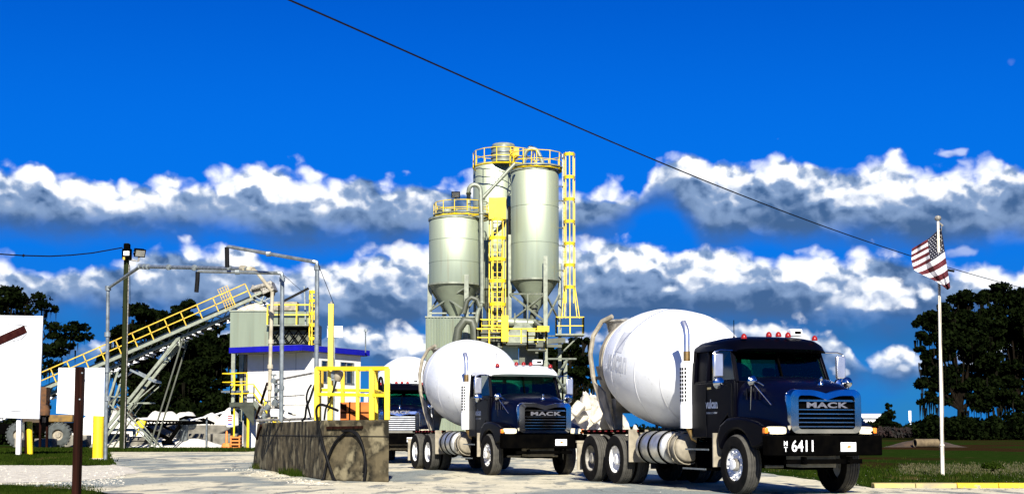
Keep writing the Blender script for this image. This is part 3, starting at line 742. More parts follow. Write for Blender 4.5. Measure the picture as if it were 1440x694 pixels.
    ex.lathe([(.02, 1.18), (.135, 1.18), (.14, 1.2), (.14, 1.62), (.135, 1.63), (.13, 1.64), (.13, 2.42), (.10, 2.46), (.07, 2.47)], (sx, sy, 0), n=20)
    st = pt('exhaust_shield', ex, 'whitep')
    sl = MB()
    for i in range(9):
        for a in (-115, -90, -65, -40): sl.box((sx + .133 * math.cos(R(a)), sy + .133 * math.sin(R(a)), 1.72 + i * .075), (.035, .006, .05), R(a + 90))
    pt('shield_slots', sl, 'black', st)
    e1_ = MB(); e1_.tube([(sx, sy, 2.44), (sx, sy, 2.66)], .068, 12); pt('exhaust_collar', e1_, 'bronze', st)
    e2_ = MB(); e2_.tube([(sx, sy, 2.66), (sx, sy, 2.98), (sx - .015, sy, 3.05), (sx - .06, sy, 3.14), (sx - .15, sy, 3.24)], .062, 12, cap=False); e2_.lathe([(.0, 0), (.055, 0)], (sx - .13, sy, 3.22), (-.65, 0, .75), 12)
    pt('exhaust_pipe', e2_, 'stack', st)
    e3_ = MB(); e3_.tube([(sx + .02, sy + .02, 1.2), (sx + .05, sy + .1, 1.0), (sx + .3, sy + .3, .85), (sx + .7, sy + .5, .85)], .06, 10); pt('exhaust_elbow', e3_, 'bronze', st)
    # tanks, steps, boxes under the side
    for s in (-1, 1):
        tk = MB(); tk.lathe([(0, 0), (.22, .0), (.30, .03), (.33, .07), (.33, 1.18), (.30, 1.22), (.22, 1.25), (0, 1.25)], (-4.15, s * .86, .80), (1, 0, 0), 28)
        to = pt('side_tank', tk, 'steel', smooth=50)
        st_ = MB()
        for x in (-3.9, -3.45, -2.98): st_.lathe([(.332, -.03), (.346, -.03), (.346, .03), (.332, .03)], (x, s * .86, .80), (1, 0, 0), 28)
        pt('tank_strap', st_, 'black', to)
        ac = MB(); ac.lathe([(0, 0), (.24, .0), (.28, .05), (.28, .42), (.24, .46), (0, .47)], (-2.72, s * .86, .80), (1, 0, 0), 20); ac.lathe([(.31, .1), (.33, .1), (.33, .16), (.31, .16)], (-2.72, s * .86, .80), (1, 0, 0), 20); ac.lathe([(.31, .34), (.33, .34), (.33, .40), (.31, .40)], (-2.72, s * .86, .80), (1, 0, 0), 20)
        pt('air_tank', ac, 'beige', smooth=50)
        sp = MB(); sp.box((-4.42, s * .93, .82), (.04, .52, .68)); pt('splash_panel', sp, 'beige', bevel=.01)
        md = MB(); md.box((-LW - 1.45, s * .93, .56), (.03, .56, .62)); md.box((-LW - 1.45, s * .93, .89), (.06, .60, .05)); pt('mud_flap', md, 'beige')
        mf = MB(); mf.box((-.80, s * .93, .78), (.03, .40, .62)); pt('fender_flap', mf, 'beige')
        sb_ = MB()
        for z, yy in ((.42, 1.12), (.78, 1.06)): sb_.box((-1.35, s * (yy - .1), z), (.95, .22, .04))
        for x in (-1.78, -.92): sb_.bar((x, s * .98, .42), (x, s * .92, 1.02), .04, .04)
        sb_.box((-1.35, s * .78, .68), (.9, .34, .5)); so_ = pt('cab_step', sb_, 'black')
        tr = MB()
        for z, yy in ((.425, 1.235), (.785, 1.175)): tr.box((-1.35, s * yy, z), (.94, .012, .03))
        pt('step_tread', tr, 'galv', so_)
        rk = MB(); rk.box((-.72, s * 1.0, 1.02), (.09, .03, .045)); pt('side_marker_lamp', rk, 'red')
        for i in range(9): pt('reflective_tape', MB().box((-LW - 1.25 + i * .33, s * 1.004, 1.13), (.12, .006, .028)), 'red')
    # drum
    ax0 = Vector((-7.32, 0, 2.86 + dz)); ax1 = Vector((-2.35, 0, 2.12 + dz)); axd = (ax1 - ax0); Ld = axd.length; axd.normalize()
    prof = [(.52, 0), (.60, .10), (.74, .45), (.88, .85), (1.04, 1.20), (1.16, 1.60), (1.23, 2.0), (1.265, 2.45), (1.27, 2.9), (1.235, 3.4), (1.14, 3.85), (1.0, 4.25), (.83, 4.6), (.64, 4.84), (.45, 4.96), (.0, Ld)]
    def rad(h):
        for (r0, h0), (r1, h1) in zip(prof, prof[1:]):
            if h0 <= h <= h1: return r0 + (r1 - r0) * (h - h0) / max(1e-6, h1 - h0)
        return .5
    # smooth profile
    sm = []
    for i in range(len(prof) - 1):
        p0 = prof[max(0, i - 1)]; p1 = prof[i]; p2 = prof[i + 1]; p3 = prof[min(len(prof) - 1, i + 2)]
        for q in range(4):
            t = q / 4; f_ = lambda a, b, c_, d_: .5 * ((2 * b) + (-a + c_) * t + (2 * a - 5 * b + 4 * c_ - d_) * t * t + (-a + 3 * b - 3 * c_ + d_) * t ** 3)
            sm.append((max(0, f_(p0[0], p1[0], p2[0], p3[0])), f_(p0[1], p1[1], p2[1], p3[1])))
    sm.append(prof[-1]); sm = [(a_ * dr, b_) for a_, b_ in sm]
    def rad(h):
        for (r0, h0), (r1, h1) in zip(sm, sm[1:]):
            if h0 <= h <= h1: return r0 + (r1 - r0) * (h - h0) / max(1e-6, h1 - h0)
        return .5
    D_ = MB(); D_.lathe(sm, ax0, axd, 72, ref=(0, 0, 1)); drum = pt('drum', D_, 'white', smooth=50)
    for hh in (1.35, 2.15, 3.35, 4.15):
        r_0 = rad(hh); ws = MB(); ws.lathe([(r_0 - .004, hh - .022), (r_0 + .006, hh - .012), (r_0 + .006, hh + .012), (r_0 - .004, hh + .022)], ax0, axd, 72, ref=(0, 0, 1)); pt('weld_seam', ws, 'drumseam', drum, smooth=50)
    rn = MB(); r0 = rad(.95)
    rn.lathe([(r0 - .05, .84), (r0 + .06, .85), (r0 + .065, .95), (r0 + .09, 1.05), (r0 - .02, 1.07)], ax0, axd, 56, ref=(0, 0, 1)); pt('roller_ring', rn, 'beige', drum)
    r2 = MB(); r2.lathe([(.50, -.06), (.60, -.06), (.62, .04), (.55, .10), (.50, .05)], ax0, axd, 40, ref=(0, 0, 1)); pt('drum_mouth', r2, 'beige', drum)
    bl = MB(); bl.lathe([(.0, .35), (.60, .35)], ax0, axd, 32, ref=(0, 0, 1)); bl.lathe([(.6, .35), (.50, .0)], ax0, axd, 32, ref=(0, 0, 1)); pt('drum_inside', bl, 'black', drum)
    if drumlogo:
        def onr(x, y, h0=1.9, a0=-64, lift=.006):
            h = h0 + x; r = rad(h) + lift; a = R(a0 + 180 / math.pi * (-y) / 1.12)   # a measured from straight up, negative = right side
            up = Vector((0, 0, 1)); up = (up - axd * up.dot(axd)).normalized(); rt = axd.cross(up)
            return ax0 + axd * h + (up * math.cos(a) + rt * math.sin(a)) * r
        def ons(x, y): return onr(x, y, 2.45, 82)
        t = text_mb('vulcan', .58, (0, 0, 0), (1, 0, 0), (0, 0, 1), mapf=lambda x, y: ons(x, y - .05), grid=.05, bold=.015, aspect=.78)
        pt('faded_lettering', t, 'fadelogo', drum, smooth=0)
        q = MB(); ng = 10
        for i in range(ng):
            for j in range(ng):
                x0, x1 = -.20 + .40 * i / ng, -.20 + .40 * (i + 1) / ng; y0, y1 = .12 + .42 * j / ng, .12 + .42 * (j + 1) / ng
                q.quad(ons(x0, y0), ons(x1, y0), ons(x1, y1), ons(x0, y1))
        pt('faded_emblem', q, 'fadelogo', drum, smooth=0)
    # drum drive, front pedestal
    dp = MB(); dp.box((-2.2, 0, 1.45), (.30, .8, .95)); dp.box((-2.3, 0, 1.95), (.4, .5, .4)); pt('drive_pedestal', dp, 'black', bevel=.03)
    wt = MB(); wt.lathe([(0, 0), (.2, 0), (.25, .04), (.25, 1.3), (.2, 1.34), (0, 1.34)], (-2.12, -.1, 1.55), (0, 1, 0), 20); pt('water_tank', wt, 'whitep')
    # rear pedestal, rollers, hopper, chutes
    rp = MB()
    for s in (-1, 1):
        rp.tube([(-6.05, s * .80, 1.08), (-6.65, s * .84, 1.7), (-7.15, s * .84, 2.35), (-7.42, s * .80, 2.9), (-7.48, s * .70, 3.35), (-7.30, s * .55, 3.68), (-7.05, s * .40, 3.78)], .055, 8)
        rp.prism([(-6.02, s * .86, 1.08), (-5.95, s * .86, 1.08), (-6.45, s * .88, 2.0), (-6.75, s * .88, 2.15), (-7.05, s * .88, 2.25)], (0, -s * .05, 0))
        rp.box((-6.30, s * .60, 1.75), (.24, .2, .22)); rp.bar((-6.30, s * .6, 1.1), (-6.30, s * .6, 1.8), .16, .16)
        rp.bar((-7.20, s * .82, 2.3), (-6.60, s * .5, 1.1), .07, .07)
    rp.bar((-6.30, -.7, 1.6), (-6.30, .7, 1.6), .14, .14); rp.bar((-7.15, -.84, 2.35), (-7.15, .84, 2.35), .08, .08)
    pt('rear_pedestal', rp, 'beige')
    hp = MB(); hp.lathe([(.44, .80), (.42, .78), (.34, .45), (.2, .12), (.18, .0)], (-7.30, 0, 2.9), n=24); hp.lathe([(.44, .80), (.47, .81), (.47, .77), (.43, .76)], (-7.30, 0, 2.9), n=24); pt('charge_hopper', hp, 'rimd')
    sc_ = MB(); sc_.lathe([(.55, .8), (.45, .4), (.28, .0)], (-7.60, 0, 1.85), n=20, a0=60, a1=300); sc_.lathe([(.22, 0), (.22, 1.1)], (-7.65, 0, 1.95), (-.75, .1, -.62), 16, a0=90, a1=270, ref=(0, 1, 0)); pt('discharge_chute', sc_, 'beige')
    # number and plate on the bumper
    if number:
        t = text_mb(number, .27, (1.226, -.47, .86), (0, 1, 0), (0, 0, 1), bold=.004, aspect=.88, depth=.004)
        for ch, z in (('M', .91), ('T', .81)):
            t2 = text_mb(ch, .115, (1.224, -.815, z), (0, 1, 0), (0, 0, 1), bold=.002, aspect=.9, depth=.004); t.add(t2.v, t2.f)
        pt('number_lettering', t, 'whitep', smooth=0)
    if plate:
        yp = .42
        pl = MB(); pl.box((1.232, yp, .85), (.012, .31, .16)); po = pt('licence_plate', pl, 'whitep', bevel=.006)
        t = text_mb('N16 45R', .085, (1.2385, yp, .84), (0, 1, 0), (0, 0, 1), aspect=.8, depth=.002)
        M.setdefault('plategreen', mat('plate_green', (.02, .25, .12), None, rough=.5)); pt('plate_lettering', t, 'plategreen', po, smooth=0)
        og = MB(); og.lathe([(0, 0), (.025, 0)], (1.2395, yp + .0, .85), (1, 0, 0), 12); og.lathe([(0, 0), (.02, 0)], (1.2398, yp + .028, .862), (1, 0, 0), 12); pt('plate_emblem', og, 'orange', po, smooth=0)
    return root
T1 = (5.02, 23.85, .335); T2 = (.42, 34.2, .35); T3 = (-3.95, 47.0, .03)
truck_a = mix_truck(*T1, 'black mixer truck with white drum and number 6411, nearest in the line', 'navy', number='6411', drumlogo=True)
truck_b = mix_truck(*T2, dz=.06, label='dark blue mixer truck with a white cab roof and a red cloth on its dashboard', roof='whitep')
truck_c = mix_truck(*T3, 'dark mixer truck half hidden behind the concrete block wall and yellow railing', 'navy', grille_style='wide', dz=.22, dr=1.08)
# cloth on the dash of the middle truck
def in_truck(T, p):
    f = Vector((math.sin(T[2]), -math.cos(T[2]), 0)); l = Vector((math.cos(T[2]), math.sin(T[2]), 0)); return Vector((T[0], T[1], 0)) + f * p[0] + l * p[1] + Vector((0, 0, p[2]))
rc = MB(); rings = []
for i in range(13):
    t = i / 12; y = .12 + .62 * t; r_ = .02 + .10 * math.sin(math.pi * t) ** .6 * (1 - .55 * t) + .015 * math.sin(i * 2.1)
    rings.append([in_truck(T2, (-.46 + .10 * math.cos(a) * (.6 + .4 * math.sin(i)), y + .02 * math.sin(3 * a + i), 1.975 + max(0, 2.0 * r_ * math.sin(a)))) for a in [k_ * math.pi / 8 for k_ in range(9)]])
rc.loft(rings, closed=True); tag(rc.build('folded_cloth', 'redcloth', smooth=60), 'bright red cloth lying on the dashboard behind the windscreen', 'cloth')
# ------------------------------------------------------------------ silos and batching plant, about 80 m out
ZP = 80.0; S = ZP / F * .998
def cyl(mb, u, ru, v0, v1, Z, n=40, extra=None):
    """upright cylinder seen between rows v0 (top) and v1 (bottom)"""
    a = P(u, v0, Z); b = P(u, v1, Z); r = ru * Z / F; mb.lathe([(r, b.z), (r, a.z)], (a.x * .5 + b.x * .5, Z, 0), n=n); return r, b.z, a.z
def silo(name, u, ru, Z, vtop, vbot, vcone, label, ucone_r=5, ribs=3):
    c = P(u, (vtop + vbot) / 2, Z); x = c.x; r = ru * Z / F
    zt = P(u, vtop, Z - r).z; zb = P(u, vbot, Z - r).z; zc = P(u, vcone, Z).z
    root = empty(name, (x, Z, 0), label, 'silo', 'steel storage silos')
    m = MB(); m.lathe([(r, zb), (r, zt), (r * .98, zt + .06), (0, zt + .28)], (x, Z, 0), n=64); m.build('shell', 'silo', root, smooth=50)
    k = MB()
    k.lathe([(r + .05, zb - .05), (r + .05, zb + .06), (r + .001, zb + .06)], (x, Z, 0), n=64); k.build('rim_band', 'pale', root); k = MB(); k.lathe([(r, zt - .09), (r + .05, zt - .09), (r + .05, zt + .03), (r, zt + .03)], (x, Z, 0), n=64)
    k.build('rim_band', 'pale', root)
    for i in range(1, ribs): zz = zb + (zt - zb) * i / ribs; k = MB(); k.lathe([(r + .001, zz - .02), (r + .012, zz - .015), (r + .012, zz + .015), (r + .001, zz + .02)], (x, Z, 0), n=64); k.build('weld_seam', 'silo', root)
    h = MB(); h.lathe([(r, zb), (ucone_r * Z / F, zc), (ucone_r * Z / F * .8, zc - .3)], (x, Z, 0), n=48); h.build('hopper_cone', 'siloc', root, smooth=60)
    return root, x, r, zt, zb, zc
M['siloc'] = mat('green_grey_cone_paint', (.20, .23, .16), (.15, .17, .12), 1.2, .5, .1)
s1, x1, r1, zt1, zb1, zc1 = silo('storage_silo', 639.5, 36.5, ZP, 303, 397, 446, 'short wide silo at the left of the group with a yellow railing on top', 6)
s2, x2, r2, zt2, zb2, zc2 = silo('storage_silo', 695, 30, ZP + 4.2, 228, 404, 448, 'tall pale silo at the back, partly hidden behind the other two', 5)
s3, x3, r3, zt3, zb3, zc3 = silo('storage_silo', 752, 34, ZP + .6, 235, 391, 437, 'tall shiny silo at the right with the arched pipe on its roof', 5)
# legs of each silo (parts)
def leg(root, u, Z, v0, v1=None, w=.26, name='leg', m='pale'):
    a = P(u, v0, Z); b = Vector((a.x, Z, 0)) if v1 is None else P(u, v1, Z)
    q = MB(); q.bar(b, a, w); q.build(name, m, root)
leg(s1, 604.5, ZP + .1, 386); leg(s1, 656, ZP - 1.55, 386); leg(s1, 676, ZP + .8, 386); leg(s1, 625, ZP + 1.9, 386)
leg(s3, 717, ZP + .5, 330, w=.2); leg(s3, 767, ZP - 1.45, 360, w=.24); leg(s3, 787, ZP + 1.0, 370, w=.2); leg(s3, 738, ZP + 2.0, 380, w=.2)
leg(s2, 668, ZP + 4.4, 400, w=.2); leg(s2, 712, ZP + 5.6, 400, w=.2); leg(s2, 690, ZP + 2.6, 404, w=.2)
def braces(root, segs, w=.09, m='pale'):
    q = MB()
    for (u0, v0, Z0, u1, v1, Z1) in segs: q.bar(P(u0, v0, Z0), P(u1, v1, Z1), w)
    q.build('bracing', m, root)
braces(s1, [(604, 437, ZP, 656, 403, ZP - 1.5), (604, 403, ZP, 656, 437, ZP - 1.5), (656, 403, ZP - 1.5, 677, 403, ZP + .8), (656, 437, ZP - 1.5, 677, 408, ZP + .8), (604, 404, ZP, 626, 438, ZP + 1.9), (626, 404, ZP + 1.9, 604, 438, ZP), (604, 440, ZP, 677, 440, ZP)])
braces(s3, [(717, 413, ZP + .4, 767, 413, ZP - 1.4), (717, 413, ZP + .4, 767, 452, ZP - 1.4), (767, 413, ZP - 1.4, 717, 452, ZP + .4), (767, 413, ZP - 1.4, 787, 452, ZP + 1), (787, 413, ZP + 1, 767, 452, ZP - 1.4), (717, 452, ZP + .4, 767, 452, ZP - 1.4), (717, 452, ZP + .4, 690, 500, ZP + 1.6),
            (767, 505, ZP - 1.4, 798, 555, ZP + 1), (798, 505, ZP + 1, 767, 555, ZP - 1.4), (767, 504, ZP - 1.4, 810, 504, ZP), (767, 540, ZP - 1.4, 796, 540, ZP + 1), (767, 575, ZP - 1.4, 796, 575, ZP + 1), (767, 580, ZP - 1.4, 798, 628, ZP + 1)], w=.10)
leg(s3, 795, ZP + 1, 505, w=.22)
# roof fittings of the short silo
q = MB(); cyl(q, 629, 15, 296, 305, ZP + .3); q.lathe([(15 * S, P(629, 296, ZP).z), (0, P(629, 293, ZP).z)], (P(629, 296, ZP).x, ZP + .3, 0), n=24); q.build('vent_housing', 'pale', s1)
def ringrail(root, u0, u1, Z, r, vdeck, vtop, m='yellow', a0=0, a1=360, n=14, name='railing', w=.042):
    q = MB(); a = P((u0 + u1) / 2, vdeck, Z - r); a.x = P((u0 + u1) / 2, vdeck, Z).x; zt = P((u0 + u1) / 2, vtop, Z - r).z; zd = a.z
    pts = []
    for i in range(n + 1):
        t = R(a0 + (a1 - a0) * i / n); pts.append(Vector((a.x + r * math.cos(t), Z + r * math.sin(t), 0)))
    for z in (zt, zd + (zt - zd) * .5): q.tube([p + Vector((0, 0, z)) for p in pts], w * .55, 6)
    q.tube([p + Vector((0, 0, zd + .04)) for p in pts], .05, 4)
    for p in pts[:-1] if a1 - a0 == 360 else pts: q.tube([p + Vector((0, 0, zd)), p + Vector((0, 0, zt))], w * .6, 6)
    return q.build(name, m, root)
ringrail(s1, 609, 690, ZP + .2, 1.72, 301, 280)
dk = MB(); a = P(650, 302, ZP); dk.lathe([(r1 - .05, a.z), (1.80, a.z), (1.80, a.z - .06), (r1 - .05, a.z - .06)], (a.x, ZP + .2, 0), n=40); dk.build('roof_deck', 'pale', s1)
ringrail(s2, 665, 752, ZP + 3.0, 1.95, 229, 206)
ringrail(s3, 717, 791, ZP + .6, 1.62, 234, 210, n=12)
dk = MB(); a = P(754, 236, ZP); dk.lathe([(r3 - .05, a.z + .1), (1.7, a.z + .1), (1.7, a.z + .02), (r3 - .05, a.z + .02)], (a.x, ZP + .6, 0), n=40); dk.build('roof_deck', 'pale', s3)
# dust collector on the back silo
dc = empty('dust_collector', (P(708, 225, ZP + 3).x, ZP + 3.0, P(708, 229, ZP + 3).z), 'round filter unit standing on top of the tall silos inside the yellow railing', 'filter unit')
q = MB(); rr, z0, z1 = cyl(q, 708, 17, 206, 229, ZP + 3); q.lathe([(rr, z1), (rr * .9, z1 + .12), (0, z1 + .2)], (P(708, 206, ZP + 3).x, ZP + 3, 0), n=32); q.build('filter_body', 'pale', dc)
q = MB()
for v in (209, 216, 223): z = P(708, v, ZP + 3).z; q.lathe([(rr + .005, z - .04), (rr + .05, z - .04), (rr + .05, z + .04), (rr + .005, z + .04)], (P(708, 206, ZP + 3).x, ZP + 3, 0), n=32)
q.build('clamp_band', 'galv', dc)
q = MB(); q.box(P(726, 214, ZP + 2.4), (.35, .4, .5)); q.tube([P(718, 212, ZP + 1.6), P(726, 222, ZP + 1.4)], .14, 10); q.build('valve_box', 'yellowdull', dc)
def pipe(name, pts, r, m, label, cat='pipe', n=10, flanges=(), root=None, group=None):
    q = MB(); q.tube(pts, r, n)
    for i in flanges:
        p = Vector(pts[i]); d_ = (Vector(pts[min(i + 1, len(pts) - 1)]) - Vector(pts[max(i - 1, 0)])).normalized(); q.tube([p - d_ * r * .35, p + d_ * r * .35], r * 1.35, n)
    o = q.build(name, m, root, smooth=50)
    if root is None: tag(o, label, cat, group)
    return o
def arc(c, r, a0, a1, Z, n=8): return [P(c[0] + r * math.cos(R(a0 + (a1 - a0) * i / n)), c[1] - r * math.sin(R(a0 + (a1 - a0) * i / n)), Z) for i in range(n + 1)]
pipe('curved_pipe', [P(737, 230, ZP - .3), P(738, 220, ZP - .3)] + arc((748, 219), 10, 170, 40, ZP - .3) + [P(760, 221, ZP - .3), P(764, 233, ZP - .3)], .13, 'pale', 'thick arched pipe rising from the roof of the tall shiny silo', flanges=(1,))
pipe('fill_pipe', [P(659, 301, ZP - 1.0), P(659, 272, ZP - 1.0)] + arc((667.5, 268), 8.5, 180, 0, ZP - 1.6) + [P(677, 300, ZP - 1.9), P(678, 400, ZP - 1.9), P(678, 425, ZP - 1.9), P(672, 438, ZP - 1.9), P(667, 470, ZP - 2), P(667, 520, ZP - 2)], .13, 'pale', 'tall gooseneck fill pipe bending over beside the short silo and running down its front', flanges=(1, 11, 13))
pipe('transfer_pipe', [P(679, 278, ZP - 1.2), P(724, 230, ZP - 1.0)], .12, 'pale', 'straight diagonal pipe climbing in front of the back silo up to the filter', flanges=(0,))
pipe('dust_duct', [P(650, 520, ZP - 3), P(643, 500, ZP - 3), P(642, 478, ZP - 3), P(645, 462, ZP - 3), P(654, 450, ZP - 3), P(664, 452, ZP - 3), P(667, 462, ZP - 3), P(668, 482, ZP - 3), P(668, 530, ZP - 3)], .26, 'silodk', 'fat grey green duct looping in front of the ribbed housing', 'duct', n=14, flanges=(7,))
pipe('dust_duct', [P(652, 440, ZP - 1.9), P(657, 422, ZP - 1.9), P(663, 418, ZP - 1.9), P(671, 421, ZP - 1.9), P(675, 432, ZP - 1.9)], .15, 'silodk', 'short hooked duct under the cone of the short silo', 'duct', n=10)
# floodlights
def flood(p, label, tilt=20, s=1.0, base=None, az=0):
    root = empty('floodlight', p, label, 'floodlight'); p = Vector(p)
    rm = Matrix.Rotation(R(az), 3, 'Z') @ Matrix.Rotation(R(tilt), 3, 'X')
    q = MB(); hd = p + Vector((0, 0, .55 * s)); q.box(hd, (.62 * s, .28 * s, .44 * s), rm); q.box(hd + rm @ Vector((0, -.17 * s, .0)), (.70 * s, .06 * s, .52 * s), rm); q.build('lamp_housing', 'black', root, bevel=.03)
    q = MB(); q.box(hd + rm @ Vector((0, -.203 * s, 0)), (.56 * s, .006, .38 * s), rm); q.build('lamp_glass', 'chrome', root)
    q = MB(); q.tube([p, hd], .035 * s, 6); q.bar(hd + rm @ Vector((-.33 * s, 0, 0)), p + Vector((-.0, 0, .2 * s)), .03); q.bar(hd + rm @ Vector((.33 * s, 0, 0)), p + Vector((0, 0, .2 * s)), .03); q.build('lamp_bracket', 'rimd', root)
flood(P(641, 283, ZP - 1.5), 'dark floodlight on the railing of the short silo', 15, .75)
flood(P(746, 212, ZP + 1.2), 'small dark floodlight above the railing of the tall silos', 25, .4)
# caged ladders
def ladder(name, u0, u1, Z, vt, vb, rings, label, group='caged ladders up the silos', white=False, boxtop=None, flare=None):
    a = P((u0 + u1) / 2, vt, Z); root = empty(name, (a.x, Z, P(0, vb, Z).z), label, 'ladder', group)
    zt = a.z; zb = P(0, vb, Z).z; w = (u1 - u0) * Z / F; xc = a.x
    q = MB()
    if white: lx0, lx1, ly = xc - w * .52, xc - w * .52, 0
    for dx in ((-.28, .28) if not white else (-.62, -.34)):
        q.bar((xc + dx * w, Z + .35, zb), (xc + dx * w, Z + .35, zt), .06)
    z = zb + .2
    while z < zt:
        q.bar((xc + (-.28 if not white else -.62) * w, Z + .35, z), (xc + (.28 if not white else -.34) * w, Z + .35, z), .035); z += .3
    q.build('ladder_rails', 'galv' if white else 'yellow', root)
    q = MB()
    for dx, dy in ((-.5, .1), (-.35, -.22), (0, -.36), (.35, -.22), (.5, .1)):
        ex = 0
        q.bar((xc + dx * w, Z + dy, zb + (.9 if flare else 0)), (xc + dx * w, Z + dy, zt), .055)
        if flare: q.bar((xc + dx * w * (1.9 if dx > 0 else 1.5), Z + dy * 1.5, zb), (xc + dx * w, Z + dy, zb + 2.0), .05)
    q.build('cage_bars', 'yellow', root)
    for v in rings:
        q = MB(); z = P(0, v, Z).z; n = 10
        pts = [Vector((xc + w * .52 * math.cos(R(200 + 0)), Z + .3, z))] 
        ring = [(xc + w * .54 * math.cos(t), Z + .1 + .50 * math.sin(t), z) for t in [math.pi * (1 + i / n) for i in range(n + 1)]]
        for i in range(n): q.prism([(ring[i][0], ring[i][1], z - .10), (ring[i + 1][0], ring[i + 1][1], z - .10), (ring[i + 1][0], ring[i + 1][1], z + .10), (ring[i][0], ring[i][1], z + .10)], (0, -.02, 0))
        q.build('cage_hoop', 'yellow', root)
    if boxtop:
        q = MB(); z1 = P(0, boxtop[0], Z).z; z0 = P(0, boxtop[1], Z).z
        q.box((xc, Z - .36, (z0 + z1) / 2), (w * 1.02, .04, z1 - z0)); q.box((xc - w * .51, Z, (z0 + z1) / 2), (.04, .7, z1 - z0)); q.box((xc + w * .51, Z, (z0 + z1) / 2), (.04, .7, z1 - z0))
        q.build('guard_panel', 'yellow', root)
    return root
ladder('caged_ladder', 688, 711, ZP - 1.3, 279, 470, (309, 335, 365, 395, 428), 'yellow caged ladder between the short and tall silos, solid guard panel at its top', boxtop=(279, 309))
ladder('caged_ladder', 793, 808, ZP - .2, 215, 447, (218, 250, 281, 312, 343, 373, 404), 'yellow caged ladder standing clear at the right of the tall silo, flaring above a platform', white=True, flare=True)
q = MB()
for v in (222, 262, 282, 320, 345, 380, 420): q.bar(P(785, v, ZP + .5), P(793, v, ZP), .06)
sb = q.build('standoff_bracket', 'galv', s3)
# added black bar: the dark gap between the silos, its shade put in as colour
q = MB(); q.bar(P(716.5, 290, ZP + 1.8), P(716.5, 400, ZP + 1.8), .22); q.build('conduit', 'blackrub', s3)
# right hand platform
pf = empty('ladder_platform', (P(800, 470, ZP).x, ZP, P(800, 472, ZP).z), 'small yellow railed platform on brackets at the foot of the right ladder', 'platform')
q = MB(); q.box((P(801, 472, ZP).x, ZP, P(801, 471, ZP).z), (1.75, 1.5, .09)); q.bar(P(783, 502, ZP), P(812, 474, ZP - .3), .08); q.bar(P(768, 472, ZP - 1), P(784, 472, ZP), .08); q.build('platform_deck', 'pale', pf)
q = MB(); xa, xb = P(782, 470, ZP).x, P(820, 470, ZP).x; zz = P(800, 471, ZP).z; rail(q, [(xa, ZP + .7, zz), (xa, ZP - .7, zz), (xb, ZP - .7, zz), (xb, ZP + .7, zz)], h=P(800, 447, ZP).z - zz, r=.035, step=.75); q.build('railing', 'yellow', pf)
# ribbed housing under the short silo
hs = empty('plant_housing', (P(633, 500, ZP).x, ZP - .8, 0), 'ribbed grey green sheet metal housing under the short silo', 'housing')
q = MB(); xa, xb = P(599, 480, ZP - 1.6).x, P(667, 480, ZP - 1.6).x; zt = P(630, 446, ZP - 1.6).z
nr = 30; y0 = ZP - 1.6; poly = []
for i in range(nr + 1):
    x = xa + (xb - xa) * i / nr; poly += [(x - .02, y0 - (.045 if i % 2 else 0), 0), (x + .02, y0 - (.045 if i % 2 else 0), 0)]
poly += [(xb, y0 + 3.0, 0), (xa, y0 + 3.0, 0)]
q.prism(poly, (0, 0, zt)); q.build('ribbed_wall', 'silo', hs, smooth=0)
q = MB(); q.box(((xa + xb) / 2, y0 + 1.5, zt + .03), (xb - xa + .12, 3.15, .08)); q.build('housing_roof', 'pale', hs)
# weigh hoppers and machinery below the tall silos
wh = empty('weigh_hopper', (P(720, 500, ZP).x, ZP, 0), 'dark batching machinery with hopper and grey control box under the tall silos', 'machinery')
q = MB(); q.box(P(722, 470, ZP + 1.2), (4.2, 2.2, 1.6)); q.box(P(700, 440, ZP + 1.6), (1.4, 1.4, 1.9)); q.build('machine_body', 'silodk', wh, bevel=.05)
q = MB(); q.lathe([(1.3, P(0, 484, ZP).z), (1.3, P(0, 470, ZP).z), (.4, P(0, 455, ZP).z)][::-1], (P(735, 470, ZP).x, ZP - .6, 0), n=4, ref=(1, 1, 0)); q.build('chute_cone', 'pale', wh)
q = MB(); q.tube([P(700, 452, ZP - .6), P(757, 455, ZP - .6)], .28, 14); q.build('screw_conveyor', 'pale', wh)
q = MB(); q.tube([P(752, 452, ZP - 1), P(770, 468, ZP - 1)], .2, 12); q.tube([P(752, 430, ZP), P(748, 452, ZP - .6)], .2, 12); q.build('discharge_pipe', 'silodk', wh)
q = MB(); a, b = P(730, 525, ZP - 2.2), P(757, 488, ZP - 2.2); q.box(((a.x + b.x) / 2, ZP - 1.5, (0 + b.z) / 2), (b.x - a.x, 1.3, b.z)); q.build('control_cabinet', 'silodk', wh, bevel=.02)
q = MB(); a, b = P(700, 525, ZP - 1.8), P(729, 486, ZP - 1.8); q.box(((a.x + b.x) / 2, ZP - 1.3, b.z / 2), (b.x - a.x, 1.3, b.z)); q.build('control_cabinet', 'silo', wh, bevel=.02)
q = MB(); a, b = P(730, 482, ZP - 1.2), P(795, 478, ZP - 1.2); q.bar(a, b, .3); q.bar(P(700, 484, ZP - 1.6), P(790, 486, ZP - 1.6), .18); q.build('support_beam', 'silodk', wh)
q = MB(); q.tube([P(724, 440, ZP - .9), P(724, 470, ZP - .9), P(745, 480, ZP - 1.0)], .05, 6); q.tube([P(742, 413, ZP - .9), P(742, 485, ZP - .9)], .05, 6); q.tube([P(700, 478, ZP - .9), P(716, 478, ZP - .9)], .05, 6); q.build('air_line', 'pale', wh)
